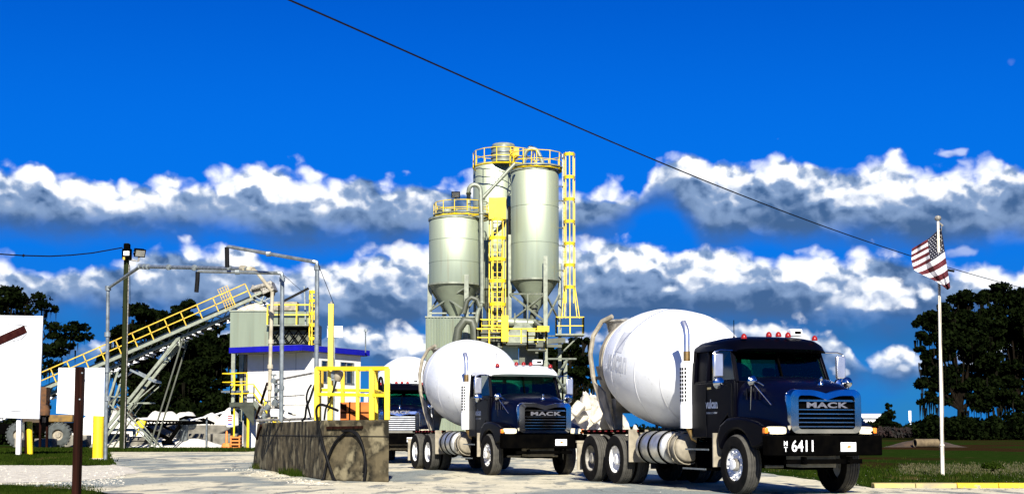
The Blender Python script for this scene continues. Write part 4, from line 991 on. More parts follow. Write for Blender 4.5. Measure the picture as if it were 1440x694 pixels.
# service walkways
def walkway(name, pts, vdeck, vtop, Z, label, dep=1.2, grp='yellow railed walkways of the batching plant'):
    xs_ = [P(u, vdeck, Z).x for u in pts]; zd = P(700, vdeck, Z).z; h = P(700, vtop, Z).z - zd
    root = empty(name, ((xs_[0] + xs_[-1]) / 2, Z, zd), label, 'walkway', grp)
    q = MB(); q.box(((xs_[0] + xs_[-1]) / 2, Z + dep / 2, zd - .06), (xs_[-1] - xs_[0], dep, .08)); q.build('walkway_deck', 'silodk', root)
    q = MB(); rail(q, [(xs_[0], Z + dep, zd), (xs_[0], Z, zd), (xs_[-1], Z, zd), (xs_[-1], Z + dep, zd)], h=h, r=.04, step=.8); q.build('railing', 'yellow', root)
    return root
walkway('service_walkway', (670, 706), 486, 462, ZP - 3.2, 'yellow railed walkway left of the tall yellow box')
walkway('service_walkway', (712, 754), 482, 462, ZP - 3.2, 'yellow railed walkway right of the tall yellow box, above the grey cabinet')
walkway('service_walkway', (676, 707), 466, 449, ZP - 1.8, 'short yellow railed landing at the foot of the left ladder')
walkway('service_walkway', (742, 768), 490, 465, ZP - 3.6, 'yellow railed steps landing beside the bright leg of the tall silo')
yb = MB(); a, b = P(707, 480, ZP - 3.4), P(713, 443, ZP - 3.4); yb.box(((a.x + b.x) / 2, ZP - 3.2, (a.z + b.z) / 2), (.42, .35, b.z - a.z))
tag(yb.build('control_box', 'yellow', bevel=.02), 'tall narrow bright yellow box standing between the walkways', 'cabinet')
gate_ = MB(); gate_.box(P(764, 412 + 50, ZP - 2), (.7, .05, .35)); tag(gate_.build('guard_plate', 'yellow'), 'small yellow plate under the tall shiny silo', 'plate')

# ------------------------------------------------------------------ control house
TH = R(-30); HC = P(425, 484, 83.0); HC.z = 0     # roof corner nearest the camera
ZR = P(425, 484, 83.).z
eL = Vector((-math.cos(TH), -math.sin(TH), 0)); eR = Vector((-math.sin(TH), math.cos(TH), 0))   # along the left and the right eave
WL, WR = 6.1, 7.2; OV = .75
house = empty('control_house', HC + (eL * WL + eR * WR) * .5, 'white two storey control house with blue roof edge behind the concrete block wall', 'building')
def hp_(a, b, z): return HC + eL * a + eR * b + Vector((0, 0, z))
def hbox(mb, a0, a1, b0, b1, z0, z1): mb.prism([hp_(a0, b0, z0), hp_(a1, b0, z0), hp_(a1, b1, z0), hp_(a0, b1, z0)], (0, 0, z1 - z0))
FZ = .36
q = MB(); hbox(q, 0, WL, 0, WR, ZR - FZ, ZR); q.build('roof_fascia', 'blue', house)
q = MB(); hbox(q, .12, WL - .12, .12, WR - .12, ZR - FZ - .03, ZR - FZ + .01); q.build('soffit', 'concw', house)
q = MB(); hbox(q, .03, WL - .03, .03, WR - .03, ZR + .001, ZR + .02); q.build('roof_sheet', 'pale', house)
wt_ = ZR - FZ - .03
q = MB()
a0, a1, b0, b1 = .35, WL - .28, 1.5, WR - .55
z_sill, z_head = 4.37, 5.75
hbox(q, a0, a1, b0, b1, 0, z_sill)
hbox(q, a0, a1, b0, b1, z_head, wt_)
hbox(q, a0 + .25, a1, b0 + .0, b0 + .25, z_sill, z_head)       # front wall solid beside windows
hbox(q, a0, a0 + .25, b0, b0 + .9, z_sill, z_head); hbox(q, a0, a0 + .25, b0 + 2.3, b0 + 2.9, z_sill, z_head); hbox(q, a0, a0 + .25, b0 + 4.4, b1, z_sill, z_head)
hbox(q, a1 - .25, a1, b0 + .25, b1, z_sill, z_head); hbox(q, a0 + .25, a1 - .25, b1 - .25, b1, z_sill, z_head)
q.build('wall', 'wall', house, smooth=0)
for (c0, c1) in ((.9, 2.3), (2.9, 4.4)):
    q = MB(); hbox(q, a0 + .10, a0 + .12, b0 + c0, b0 + c1, z_sill, z_head); wn = q.build('window', 'wglass', house)
    q = MB(); hbox(q, a0 - .03, a0 + .1, b0 + c0, b0 + c0 + .06, z_sill, z_head); hbox(q, a0 - .03, a0 + .1, b0 + c1 - .06, b0 + c1, z_sill, z_head); hbox(q, a0 - .06, a0 + .1, b0 + c0, b0 + c1, z_sill - .06, z_sill); hbox(q, a0 + .02, a0 + .1, b0 + (c0 + c1) / 2 - .02, b0 + (c0 + c1) / 2 + .02, z_sill, z_head); q.build('window_frame', 'galv', wn)
# panel joints on the walls
q = MB()
for i in range(1, 4): a = a0 + (a1 - a0) * i / 4; hbox(q, a - .012, a + .012, b0 - .008, b0, 2.9, wt_ - .01)
hbox(q, a0, a1, b0 - .012, b0, 2.86, 2.90); q.build('wall_joint', 'concw', house)
# downpipe and column under the eave
q = MB(); q.tube([hp_(a1 + .3, b0 + .2, 0), hp_(a1 + .3, b0 + .2, wt_)], .12, 8); q.build('column', 'concw', house)
# upper balcony and stair at the left
bz = P(330, 546, 84).z
q = MB(); hbox(q, a1 - .2, a1 + 2.1, b0 - .2, b0 + 1.0, bz - .12, bz); q.build('balcony_deck', 'galv', house)
q = MB(); rail(q, [hp_(a1 - .1, b0 - .15, bz), hp_(a1 + 2.05, b0 - .15, bz), hp_(a1 + 2.05, b0 + .95, bz)], h=1.15, r=.035, step=1.1); q.build('railing', 'yellow', house)
bz2 = P(340, 563, 82).z
q = MB(); hbox(q, a1 - 1.5, a1 + .55, b0 - 1.1, b0 - .02, bz2 - .28, bz2); q.build('landing', 'silodk', house)
q = MB(); rail(q, [hp_(a1 + .5, b0 - .1, bz2), hp_(a1 + .5, b0 - 1.05, bz2), hp_(a1 - 1.5, b0 - 1.05, bz2)], h=1.15, r=.035, step=1.1)
A0 = hp_(a1 - 1.5, b0 - 1.05, bz2); A1 = hp_(a1 - 4.3, b0 - 1.05, .0)
for h_ in (1.1, .55): q.bar(A0 + Vector((0, 0, h_)), A1 + Vector((0, 0, h_)), .07)
for t in (0, .33, .66, 1): p = A0.lerp(A1, t); q.bar(p, p + Vector((0, 0, 1.1)), .07)
q.build('railing', 'yellow', house)
q = MB()
for s_ in (0, .95):
    q.bar(A0 + eR * s_, A1 + eR * s_, .06, .25)
for i in range(12): p = A0.lerp(A1, (i + .5) / 12); q.prism([p - eL * .12, p + eL * .12, p + eL * .12 + eR * .95, p - eL * .12 + eR * .95], (0, 0, .04))
q.build('stair', 'pale', house)
q = MB(); q.prism([hp_(a1 - 1.5, b0 - 1.08, bz2 - .28), hp_(a1 - .3, b0 - 1.08, bz2 - .28), hp_(a1 - 1.5, b0 - 1.08, bz2 - 1.5)], eR * .06); q.build('stair_gusset', 'silodk', house)
q = MB(); q.tube([hp_(a1 - .9, b0 - .9, 0), hp_(a1 - .9, b0 - .9, bz2 - .3)], .09, 8); q.tube([hp_(a1 + .3, b0 - .9, 0), hp_(a1 + .3, b0 - .9, bz2 - .3)], .06, 8); q.build('landing_post', 'yellow', house)
# antenna pole with small head, right end of the roof
q = MB(); ap = P(514, 495, 86.5); q.tube([ap, P(514, 466, 86.5)], .05, 6); q.box(P(514, 464, 86.5), (.22, .2, .16)); q.build('antenna_mast', 'galv', house)
# ------------------------------------------------------------------ bin with walkway behind the house
bn = empty('aggregate_bin', (P(360, 460, 92).x, 92, 0), 'grey green steel bin heaped with white sand under the end of the conveyor', 'bin')
zb0, zt0 = P(0, 492, 90).z, P(0, 437, 90).z; xa, xb = P(324, 460, 90).x, P(378, 460, 90).x
q = MB(); q.box(((xa + xb) / 2, 91.5, (zb0 + zt0) / 2), (xb - xa, 3.2, zt0 - zb0)); q.build('bin_body', 'silo', bn, smooth=0)
q = MB(); q.box(((xa + xb) / 2, 91.5, zt0), (xb - xa + .12, 3.32, .1)); q.build('bin_rim', 'pale', bn)
q = MB()
for i in range(4):
    q.bar(((xa + .2, xb - .2)[i % 2], 90.2 + 2.6 * (i // 2), 0), ((xa + .2, xb - .2)[i % 2], 90.2 + 2.6 * (i // 2), zb0), .25)
q.build('bin_leg', 'pale', bn)
hc = P(357, 437, 91.5)
q = MB(); q.lathe([(1.45, zt0 - .02), (1.1, zt0 + .25), (.6, zt0 + .52), (.2, zt0 + .68), (0, zt0 + .72)], (hc.x, 91.5, 0), n=20); tag(q.build('sand_heap', 'lime'), 'white cone of sand heaped in the grey green bin', 'sand')
bd = empty('bin_gallery', (P(412, 470, 91).x, 91, 0), 'dark steel gallery with yellow railing and truss beside the grey green bin', 'gallery')
Zb = 90.0
q = MB(); a, b = P(379, 487, Zb), P(446, 455, Zb); q.box(((a.x + b.x) / 2, Zb + 1.2, (a.z + b.z) / 2), (b.x - a.x, 2, b.z - a.z)); q.build('gallery_body', 'silodk', bd)
q = MB(); 
for i in range(5):
    ua, ub = 380 + i * 13.2, 380 + (i + 1) * 13.2
    q.bar(P(ua, 464, Zb - .1), P(ub, 482, Zb - .1), .08); q.bar(P(ub, 464, Zb - .1), P(ua, 482, Zb - .1), .08)
q.bar(P(379, 462, Zb - .1), P(447, 462, Zb - .1), .14); q.bar(P(379, 484, Zb - .1), P(447, 484, Zb - .1), .14); q.build('truss', 'black', bd)
q = MB(); a, b = P(382, 436, Zb + .6), P(418, 424, Zb + .6); q.box(((a.x + b.x) / 2, Zb + 1, (a.z + b.z) / 2), (b.x - a.x, 1, b.z - a.z)); q.build('motor_cover', 'beige', bd)
q = MB(); a, b = P(384, 455, Zb + .3), P(436, 437, Zb + .3); q.box(((a.x + b.x) / 2, Zb + 1, (a.z + b.z) / 2), (b.x - a.x, 1, b.z - a.z)); q.build('side_plate', 'silo', bd)
q = MB(); zz = P(0, 456, Zb - .6).z; rail(q, [(P(376, 456, Zb - .6).x, Zb - .6, zz), (P(392, 456, Zb - .6).x, Zb - .6, zz), (P(442, 456, Zb - .6).x, Zb - .6, zz)], h=1.35, r=.045, step=1.0); q.build('railing', 'yellow', bd)
q = MB()
for x in (384, 412, 440): q.bar(P(x, 485, Zb + 1), Vector((P(x, 485, Zb + 1).x, Zb + 1, 0)), .22)
q.build('gallery_leg', 'pale', bd)
q = MB(); q.box((P(410, 456, Zb).x, Zb - .2, zz - .05), (3.3, .9, .07)); q.build('walkway_deck', 'pale', bd)
ladder('caged_ladder', 435, 446, Zb - 1.0, 408, 487, (411, 423, 441, 457, 476), 'short yellow caged ladder at the right end of the dark gallery above the blue roof', group=None)
q = MB(); q.bar(P(399, 423, 60), P(434, 405, 60), .10, .10)
sp = q.build('boom_pole', 'blackrub'); tag(sp, 'dark slanting boom beside the thin guy wires above the house', 'boom')
q = MB(); q.bar(P(428, 402, 90), P(430, 460, 90), .10); tag(q.build('vent_pipe', 'galv'), 'thin grey vent pipe rising beside the short caged ladder', 'pipe')
# ------------------------------------------------------------------ inclined conveyor
ZC = 92.0
A = P(-95, 614, ZC); B = P(377, 409, ZC); dC = (B - A); LC = dC.length; dC.normalize(); nC = Vector((-dC.z, 0, dC.x))
cv = empty('belt_conveyor', (A.x, ZC, 0), 'long inclined belt conveyor with yellow handrail climbing to the grey green bin', 'conveyor')
def cp(t, n_, y): return A + dC * t + nC * n_ + Vector((0, y, 0))
q = MB()
for y in (-.55, .55):
    q.bar(cp(0, .0, y), cp(LC, .0, y), .10, .16); q.bar(cp(0, -.62, y), cp(LC - .6, -.62, y), .10, .20)
    n = 36
    for i in range(n):
        t0, t1 = LC * i / n, LC * (i + 1) / n
        q.bar(cp(t0, -.62 if i % 2 else 0, y), cp(t1, 0 if i % 2 else -.62, y), .06)
for i in range(25): q.bar(cp(LC * i / 24 * .98, -.62, -.55), cp(LC * i / 24 * .98, -.62, .55), .07)
q.build('conveyor_frame', 'pale', cv)
q = MB(); q.loft([[cp(-.2, .10, -.38), cp(-.2, .04, 0), cp(-.2, .10, .38), cp(-.2, .02, .36), cp(-.2, -.03, 0), cp(-.2, .02, -.36)], [cp(LC, .10, -.38), cp(LC, .04, 0), cp(LC, .10, .38), cp(LC, .02, .36), cp(LC, -.03, 0), cp(LC, .02, -.36)]]); 
q.bar(cp(0, -.78, 0), cp(LC - .6, -.74, 0), .78, .03); q.build('belt', 'blackrub', cv)
q = MB(); rr = random.Random(4)
for i in range(70):
    t = LC * (i + rr.random()) / 70; dz = rr.uniform(-.14, .12); q.bar(cp(t - .10, -.88 + dz, -.58), cp(t + rr.uniform(0, .22), -.94 + dz, -.62), .07, .06)
    q.tube([cp(t, -.86, -.5), cp(t, -.86, .5)], .06, 6)
q.build('return_roller', 'whitep', cv)
q = MB(); q.bar(cp(0, -.25, -1.2), cp(LC - 1.0, -.25, -1.2), .08, .2); q.bar(cp(0, -.28, -.9), cp(LC - 1, -.28, -.9), .5, .04)
for i in range(14): q.bar(cp(LC * i / 14, -.3, -.55), cp(LC * i / 14, -.3, -1.2), .06)
q.build('walkway', 'pale', cv)
q = MB()
n = 20
for i in range(n + 1): t = (LC - 1.1) * i / n; q.bar(cp(t, -.25, -1.2), cp(t, -.25, -1.2) + nC * 1.15, .07)
for h_ in (1.15, .62): q.bar(cp(0, -.25 + h_, -1.2), cp(LC - 1.1, -.25 + h_, -1.2), .07)
q.build('handrail', 'yellowor', cv) if 'yellowor' in M else q.build('handrail', 'yellow', cv)
q = MB(); t = LC - 3.0
for k_ in range(0, 9, 2): q.bar(cp(t + .09 * k_, -.2, -1.26), cp(t + .09 * k_, 1.3, -1.26), .035)
for k_ in range(0, 8): q.bar(cp(t, -.2 + .21 * k_, -1.26), cp(t + .74, -.2 + .21 * k_, -1.26), .02)
q.build('guard_panel', 'yellowor', cv)
q = MB(); q.tube([cp(LC, -.1, -.6), cp(LC, -.1, .6)], .36, 18); q.build('head_drum', 'black', cv)
q = MB(); q.box(cp(LC + .1, .15, 0), (.9, 1.5, .7), Matrix.Rotation(-math.atan2(dC.z, dC.x), 3, 'Y')); q.box(cp(LC + .35, .25, -.8), (.45, .25, .4)); q.box(cp(LC - .7, .3, -.3), (.8, .5, .5), Matrix.Rotation(.5, 3, 'Y')); q.tube([cp(LC - .9, .5, -.7), cp(LC + .1, .35, -.75)], .16, 10); q.build('drive_unit', 'rimd', cv, bevel=.04)
q = MB(); q.bar(cp(LC - 2.2, -.7, -.4), cp(LC + .2, -.55, -.4), .10); q.bar(cp(LC - 1.6, -.1, -.55), cp(LC - .9, -.9, -.5), .08); q.bar(cp(LC - .9, -.1, -.55), cp(LC - .3, -.8, -.5), .08); q.build('head_bracing', 'galv', cv)
# supports
def cleg(pts, w=.13, name='support_leg', m='pale'):
    q = MB()
    for y in (-.7, .7):
        for (a, b) in pts:
            pa = P(a[0], a[1], ZC) + Vector((0, y, 0)); pb = P(b[0], b[1], ZC) + Vector((0, y, 0))
            if b[1] >= 598: pb = pa + (pb - pa) * ((pa.z - .02) / (pa.z - pb.z))      # a foot: down to the ground
            q.bar(pa, pb, w)
    q.bar(P(pts[0][1][0], pts[0][1][1], ZC) + Vector((0, -.7, 0)), P(pts[0][1][0], pts[0][1][1], ZC) + Vector((0, .7, 0)), w)
    q.build(name, m, cv)
cleg([((256, 474), (146, 612))], .20); cleg([((252, 484), (176, 572))], .10)
cleg([((159, 522), (146, 600))], .18); cleg([((170, 523), (150, 585))], .14)
cleg([((256, 474), (256, 487))], .1, 'support_hanger'); 
cleg([((262, 474), (214, 628))], .10, 'support_leg', 'silodk')
cleg([((187, 520), (222, 537)), ((182, 521), (170, 530))], .14, 'support_brace', 'galv')
cleg([((180, 567), (214, 566)), ((150, 557), (178, 558)), ((182, 575), (222, 541)), ((150, 560), (205, 612)), ((175, 570), (208, 610))], .07, 'support_brace', 'pale')
cleg([((176, 550), (152, 573)), ((200, 560), (166, 612))], .09, 'support_brace', 'silodk')
# small transfer hopper at its foot
# ------------------------------------------------------------------ concrete block with railed fill platform
BL = [G(355, 657.5), G(455, 675), G(547, 677.8)]
BT = 1.38
dL = (BL[0] - BL[1]).normalized()
back = BL[2] + dL * 9.0
nF = Vector(((BL[2] - BL[1]).y, -(BL[2] - BL[1]).x, 0)).normalized(); dF = (BL[2] - BL[1]).normalized()
nL = Vector((dL.y, -dL.x, 0)); nL = nL if nL.x < 0 else -nL
blk = empty('concrete_block_wall', BL[1], 'long stained concrete block wall with a black hose looped on its near end', 'block wall')
q = MB()
top0 = BL[1] + dL * ((BL[0] - BL[1]).length - .9)
q.loft([[BL[0], BL[1], BL[2], BL[2] + dL * 12.0], [BL[0] - dL * .35 + Vector((0, 0, .55)), BL[1] + Vector((0, 0, .55)), BL[2] + Vector((0, 0, .55)), BL[2] + dL * 11.9 + Vector((0, 0, .55))],
        [top0 + Vector((0, 0, BT)), BL[1] + Vector((0, 0, BT)), BL[2] + Vector((0, 0, BT)), BL[2] + dL * 11.2 + Vector((0, 0, BT))]])
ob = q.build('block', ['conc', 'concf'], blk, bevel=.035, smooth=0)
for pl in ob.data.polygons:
    if pl.normal.dot(nF) > .8: pl.material_index = 1  # near face takes the lighter mix, sunlight painted into its colour
def onf(u, v, off=.0):
    """point on the near face plane"""
    a = (u - 720) / F; k = (CY - v) / F; dy = math.cos(PH) - k * math.sin(PH); dz = math.sin(PH) + k * math.cos(PH); d = Vector((a, dy, dz))
    t = (BL[1] - Vector((0, 0, EYE))).dot(nF) / d.dot(nF); return Vector((0, 0, EYE)) + d * t + nF * off
# casting joints
q = MB()
for z in (1.02,):
    q.bar(BL[1] + nF * .004 + Vector((0, 0, z)), BL[2] + nF * .004 + Vector((0, 0, z - .01)), .02, .018); q.bar(BL[1] + nL * .004 + Vector((0, 0, z)), BL[0] - dL * 1.0 + nL * .004 + Vector((0, 0, z)), .016, .014)
for t in (.30, .58):
    p = BL[1].lerp(BL[0], t) + nL * .004; q.bar(p + Vector((0, 0, .02)), p + Vector((0, 0, BT - .04)), .014, .014)
q.build('casting_joint', 'blackrub', blk)
q = MB(); q.bar(onf(461, 601, .03), onf(511, 600, .03), .05, .06); q.build('hose_rack', 'wood', blk)
def hose(pts, r, label, name='hose', m='blackrub', grp=None, cat='hose'):
    # catmull-rom through pts
    out = []; P4 = [pts[0]] + pts + [pts[-1]]
    for i in range(1, len(P4) - 2):
        for k_ in range(8):
            t = k_ / 8; a, b, c, d_ = P4[i - 1], P4[i], P4[i + 1], P4[i + 2]
            out.append(.5 * ((2 * b) + (c - a) * t + (2 * a - 5 * b + 4 * c - d_) * t * t + (3 * b - a - 3 * c + d_) * t ** 3))
    out.append(pts[-1]); q = MB(); q.tube(out, r, 8); o = q.build(name, m, smooth=60); return tag(o, label, cat, grp)
hose([onf(484, 577, .2), onf(465, 569, .25), onf(457, 572, .25), onf(455, 585, .22), onf(456, 610, .12), onf(460, 632, .08), onf(468, 655, .1), onf(476, 671, .15), onf(482, 677.5, .2), onf(488, 677.8, .3), onf(480, 678, .45), onf(466, 678.3, .4), onf(460, 672, .12), onf(464, 645, .07), onf(474, 622, .07), onf(488, 608, .07), onf(496, 605, .08), onf(506, 610, .07), onf(514, 630, .07), onf(518, 655, .08), onf(516, 676, .1)],
     .030, 'thick black rubber hose arching over the near face of the concrete block wall')
hose([onf(486, 606, .12), onf(498, 606, .10), onf(509, 615, .10), onf(516, 632, .10), onf(518, 650, .12), onf(515, 664, .10)], .024, 'second shorter black hose loop hanging from the brown rack beside the thick hose')
def topp(u, v=592, dep=0.):
    """point on the top of the block below image column u, dep metres back from its near face"""
    p = onf(u, 600); p = p + dL * dep; return Vector((p.x, p.y, BT))
# railing of the platform: separate posts are parts
rl = empty('platform_railing', topp(500, dep=.5), 'bright yellow railing on top of the near end of the concrete block', 'railing')
def ypost(u, vtop, dep, w=.10, root=rl, name='post', m='yellow'):
    b = topp(u, dep=dep); t = P(u, vtop, b.y); b2 = P(u, 592, b.y); q = MB(); q.bar((b2.x, b.y, BT - .003), (t.x, b.y, t.z), w); q.build(name, m, root, bevel=.008); return Vector((t.x, b.y, t.z))
zt1 = P(500, 518, BL[2].y).z
pr = [(446, .12), (503, .12), (523, .12), (544.5, .12)]
tops = [ypost(u, 517.5, d_, .12 if u != 503 else .08) for u, d_ in pr]
far = [ypost(u, 519, d_, .09) for u, d_ in ((449, 1.9), (482, 1.9), (529, 1.9))]
q = MB(); q.bar(tops[0], tops[-1], .085); q.bar(tops[0] - Vector((0, 0, .60)), tops[-1] - Vector((0, 0, .60)), .075)
q.bar(far[0], far[-1], .08); q.bar(far[0] - Vector((0, 0, .5)), far[-1] - Vector((0, 0, .5)), .07); q.bar(tops[-1], far[-1], .08); q.bar(tops[-1] - Vector((0, 0, .6)), far[-1] - Vector((0, 0, .5)), .07); q.bar(tops[0], far[0], .08)
q.build('handrail', 'yellow', rl, bevel=.006)
# tall square yellow post
b = topp(470.5, dep=.5); tz = P(470.5, 427, b.y).z
tp = empty('square_post', (b.x, b.y, BT), 'tall square yellow post rising from the concrete block, guy wire at its head', 'post')
q = MB(); q.box((b.x, b.y, (tz + BT) / 2), (.125, .125, tz - BT)); q.build('post_shaft', 'yellowpale' if 'yellowpale' in M else 'yellow', tp, bevel=.01)
q = MB(); q.lathe([(.03, 0), (.03, .05), (0, .06)], (b.x, b.y, tz), n=8); q.build('eye_bolt', 'rimd', tp)
# white rectangular plate on its pole behind the yellow post
wp = empty('plate_sign', (P(471, 470, 34.5).x, 34.5, BT), 'small blank white plate seen behind the tall yellow post', 'sign')
q = MB(); a, b2 = P(460, 474, 34.5), P(482, 458, 34.5); q.box(((a.x + b2.x) / 2, 34.5, (a.z + b2.z) / 2), (b2.x - a.x, .02, b2.z - a.z)); q.build('sign_plate', 'signw', wp, bevel=.008)
q = MB(); q.bar((P(470, 470, 34.55).x, 34.54, BT), (P(470, 470, 34.55).x, 34.54, P(470, 459, 34.5).z), .05); q.build('sign_post', 'galv', wp)
# lamp / meter head on the post
mh = empty('meter_head', topp(475, dep=.4) + Vector((0, 0, 0)), 'beige bulb shaped meter clamped to the tall yellow post', 'meter')
c = P(476, 528, topp(475, dep=.4).y - .05)
q = MB(); q.lathe([(0, -.14), (.07, -.12), (.10, -.04), (.11, .05), (.08, .13), (0, .15)], c, (.3, -.2, 1), 18); q.build('meter_body', 'beige', mh)
q = MB(); q.tube([c + Vector((-.10, 0, .12)), c + Vector((-.13, 0, -.05))], .045, 10); q.tube([c + Vector((-.15, 0, .15)), c + Vector((.05, 0, .17))], .03, 8); q.box(c + Vector((-.12, .02, .0)), (.1, .08, .22)); q.build('meter_valve', 'galv', mh)
hose([P(473, 534, c.y - .03), P(470, 545, c.y - .03), P(466, 556, c.y), P(462, 566, c.y - .05), P(458, 575, c.y), P(456, 590, c.y)], .022, 'thin dark hose hanging from the beige meter down to the block', )
hose([P(446, 535, 33), P(441, 545, 33), P(436, 560, 33), P(431, 572, 33.2), P(429, 586, 33.3), P(425, 590.5, 33.5)], .03, 'black hose drooping left of the railing corner', grp=None)
hose([P(438, 540, 33.4), P(433, 549, 33.4), P(431, 560, 33.4), P(434, 575, 33.4), P(437, 587, 33.4)], .026, 'bunched dark hose hanging behind the drooping one left of the railing')
hose([P(541, 592, 31.2), P(540, 570, 31.2), P(539, 548, 31.2), P(537, 532, 31.2), P(534, 532, 31.4), P(533, 545, 31.6)], .028, 'short black hose hooked over the right corner of the yellow railing')
# yellow small tank
q = MB(); cc = P(450.5, 533, 32.8); q.lathe([(.0, -.22), (.085, -.2), (.085, .2), (0, .22)], cc, n=14); tag(q.build('sample_bottle', 'yellowdull', smooth=50), 'small dull yellow canister strapped to the left end of the railing', 'canister')
# carton with straps
cx = topp(498, dep=.85); a, b2 = P(478.5, 592, cx.y), P(519.5, 565, cx.y)
ct = empty('strapped_carton', (cx.x, cx.y, BT), 'orange brown carton with dark straps on the block behind the railing', 'carton')
wc = b2.x - a.x; hc_ = P(0, 565, cx.y).z - BT
q = MB(); q.box(((a.x + b2.x) / 2, cx.y + .2, BT + hc_ / 2), (wc, .5, hc_)); q.build('carton_box', 'card', ct, bevel=.01)
q = MB(); q.box((a.x + wc * .33, cx.y + .2, BT + hc_ / 2), (.035, .51, hc_ + .01)); q.box((a.x + wc * .5, cx.y - .052, BT + hc_ * .42), (wc * .98, .006, .035)); q.box((a.x + wc * .12, cx.y - .052, BT + hc_ * .5), (.14, .006, hc_ * .8)); q.build('strap', 'wood', ct)
q = MB()
for i in range(4): q.box((a.x + wc * .62, cx.y - .054, BT + hc_ * (.35 + .14 * i)), (.09, .004, .02))
q.build('printed_mark', 'wood', ct)
# ------------------------------------------------------------------ overhead water pipes
def joint(q, p, r, d=(0, 0, 1)): q.tube([Vector(p) - Vector(d) * r * 1.1, Vector(p) + Vector(d) * r * 1.1], r * 1.45, 10)
# stand pipe with long overhead run
r1_ = empty('overhead_pipe', (P(150, 600, 48).x, 48, 0), 'grey overhead pipe running from beside the yellow bollard across to the block wall', 'pipe rig')
pA = [Vector((P(149, 600, 48).x, 48, 0)), P(151, 500, 48), P(152, 405, 48), P(197, 374.5, 46)]
q = MB(); q.tube(pA, .065, 10)
for p in (pA[2], P(151, 560, 48), P(150.5, 520, 48), P(151, 470, 48)): joint(q, p, .075)
q.build('stand_pipe', 'galv', r1_)
pB = [P(197, 374.5, 46), P(270, 376, 42), P(348, 378, 38)]
q = MB(); q.tube(pB, .065, 10)
for t in (.04, .08, .3, .55, .86): p = pB[0].lerp(pB[2], t); q.tube([p, p.lerp(pB[2], .012)], .10, 10)
for p in (pB[0],): q.lathe([(0, -.1), (.09, -.06), (.09, .06), (0, .1)], p, (1, 0, 0), 10)
q.build('overhead_run', 'galv', r1_)
q = MB(); pc = [P(348, 378, 38), P(360, 381, 37.8), P(383, 410, 37.4)]; q.tube(pc, .05, 10); q.tube([P(340, 377, 38.3), P(345, 378, 38.1)], .10, 10); q.tube([P(350, 378.5, 38), P(356, 380, 37.9)], .10, 10); q.build('inclined_run', 'rustpipe', r1_)
q = MB(); pd = [P(383, 410, 37.4), P(381, 470, 37.3), P(379, 560, 37.2), Vector((P(378, 592, 37.1).x, 37.1, BT))]; q.tube(pd, .052, 10)
for p in (P(382, 440, 37.35), P(381, 480, 37.3), P(380, 515, 37.25), P(379, 545, 37.2)): joint(q, p, .055)
q.build('stand_pipe', 'rustpipe' if 'rustpipe' in M else 'beige', r1_)
def swing(name, u0, v0, u1, v1, Z0, Z1, drop, label, r=.05):
    root = empty(name, Vector((P(u1, 592, Z1).x, Z1, BT)), label, 'pipe rig', 'swinging fill pipes on the concrete block')
    q = MB(); q.tube([Vector((P(u1 - 1.5, 592, Z1).x, Z1, BT)), P(u1, v1 + 6, Z1), P(u1 - 1, v1, Z1), P(u1 - 6, v1 - 1, Z1)], r * 1.15, 10); joint(q, P(u1, v1 + 8, Z1), r * 1.1)
    for v in (480, 545): joint(q, P(u1 - .7, v, Z1), r)
    q.build('stand_pipe', 'galv', root)
    q = MB(); q.tube([P(u1 - 5, v1 - .8, Z1), P(u0 + 3, v0, Z0), P(u0, v0 + 1.5, Z0)], r, 10); m_ = P(u1 - 5, v1 - .8, Z1).lerp(P(u0, v0, Z0), .5); q.tube([m_ - Vector((.06, 0, 0)), m_ + Vector((.06, 0, 0))], r * 1.4, 8); q.build('swing_arm', 'galv', root)
    q = MB(); q.tube([P(u0, v0 + 1, Z0), P(u0 - .3, v0 + drop * .4, Z0), P(u0 - 1.8, v0 + drop, Z0)] if drop > 29 else [P(u0, v0 + 1, Z0), P(u0 + .5, v0 + drop, Z0)], r * 1.25, 10); q.build('drop_hose', 'blackrub', root)
    return root
swing('swing_pipe', 319, 346.5, 446, 368.5, 36, 33.5, 29, 'taller swinging fill pipe with a black drop hose at the end of its sloping arm')
swing('swing_pipe', 278, 381, 397, 384.5, 37, 35.5, 29.5, 'lower swinging fill pipe with a level arm and a curved black drop hose')
def wire(pts, r, label, name='guy_wire', cat='wire', grp=None): q = MB(); q.tube(pts, r, 5); return tag(q.build(name, 'blackrub', smooth=60), label, cat, grp)
wire([P(447, 370, 33.5), P(469.8, 428, 31.2)], .008, 'thin guy wire from the taller fill pipe to the head of the yellow post')
wire([P(398, 386, 35.5), P(428, 412, 60)], .008, 'thin guy wire from the lower fill pipe toward the dark boom')
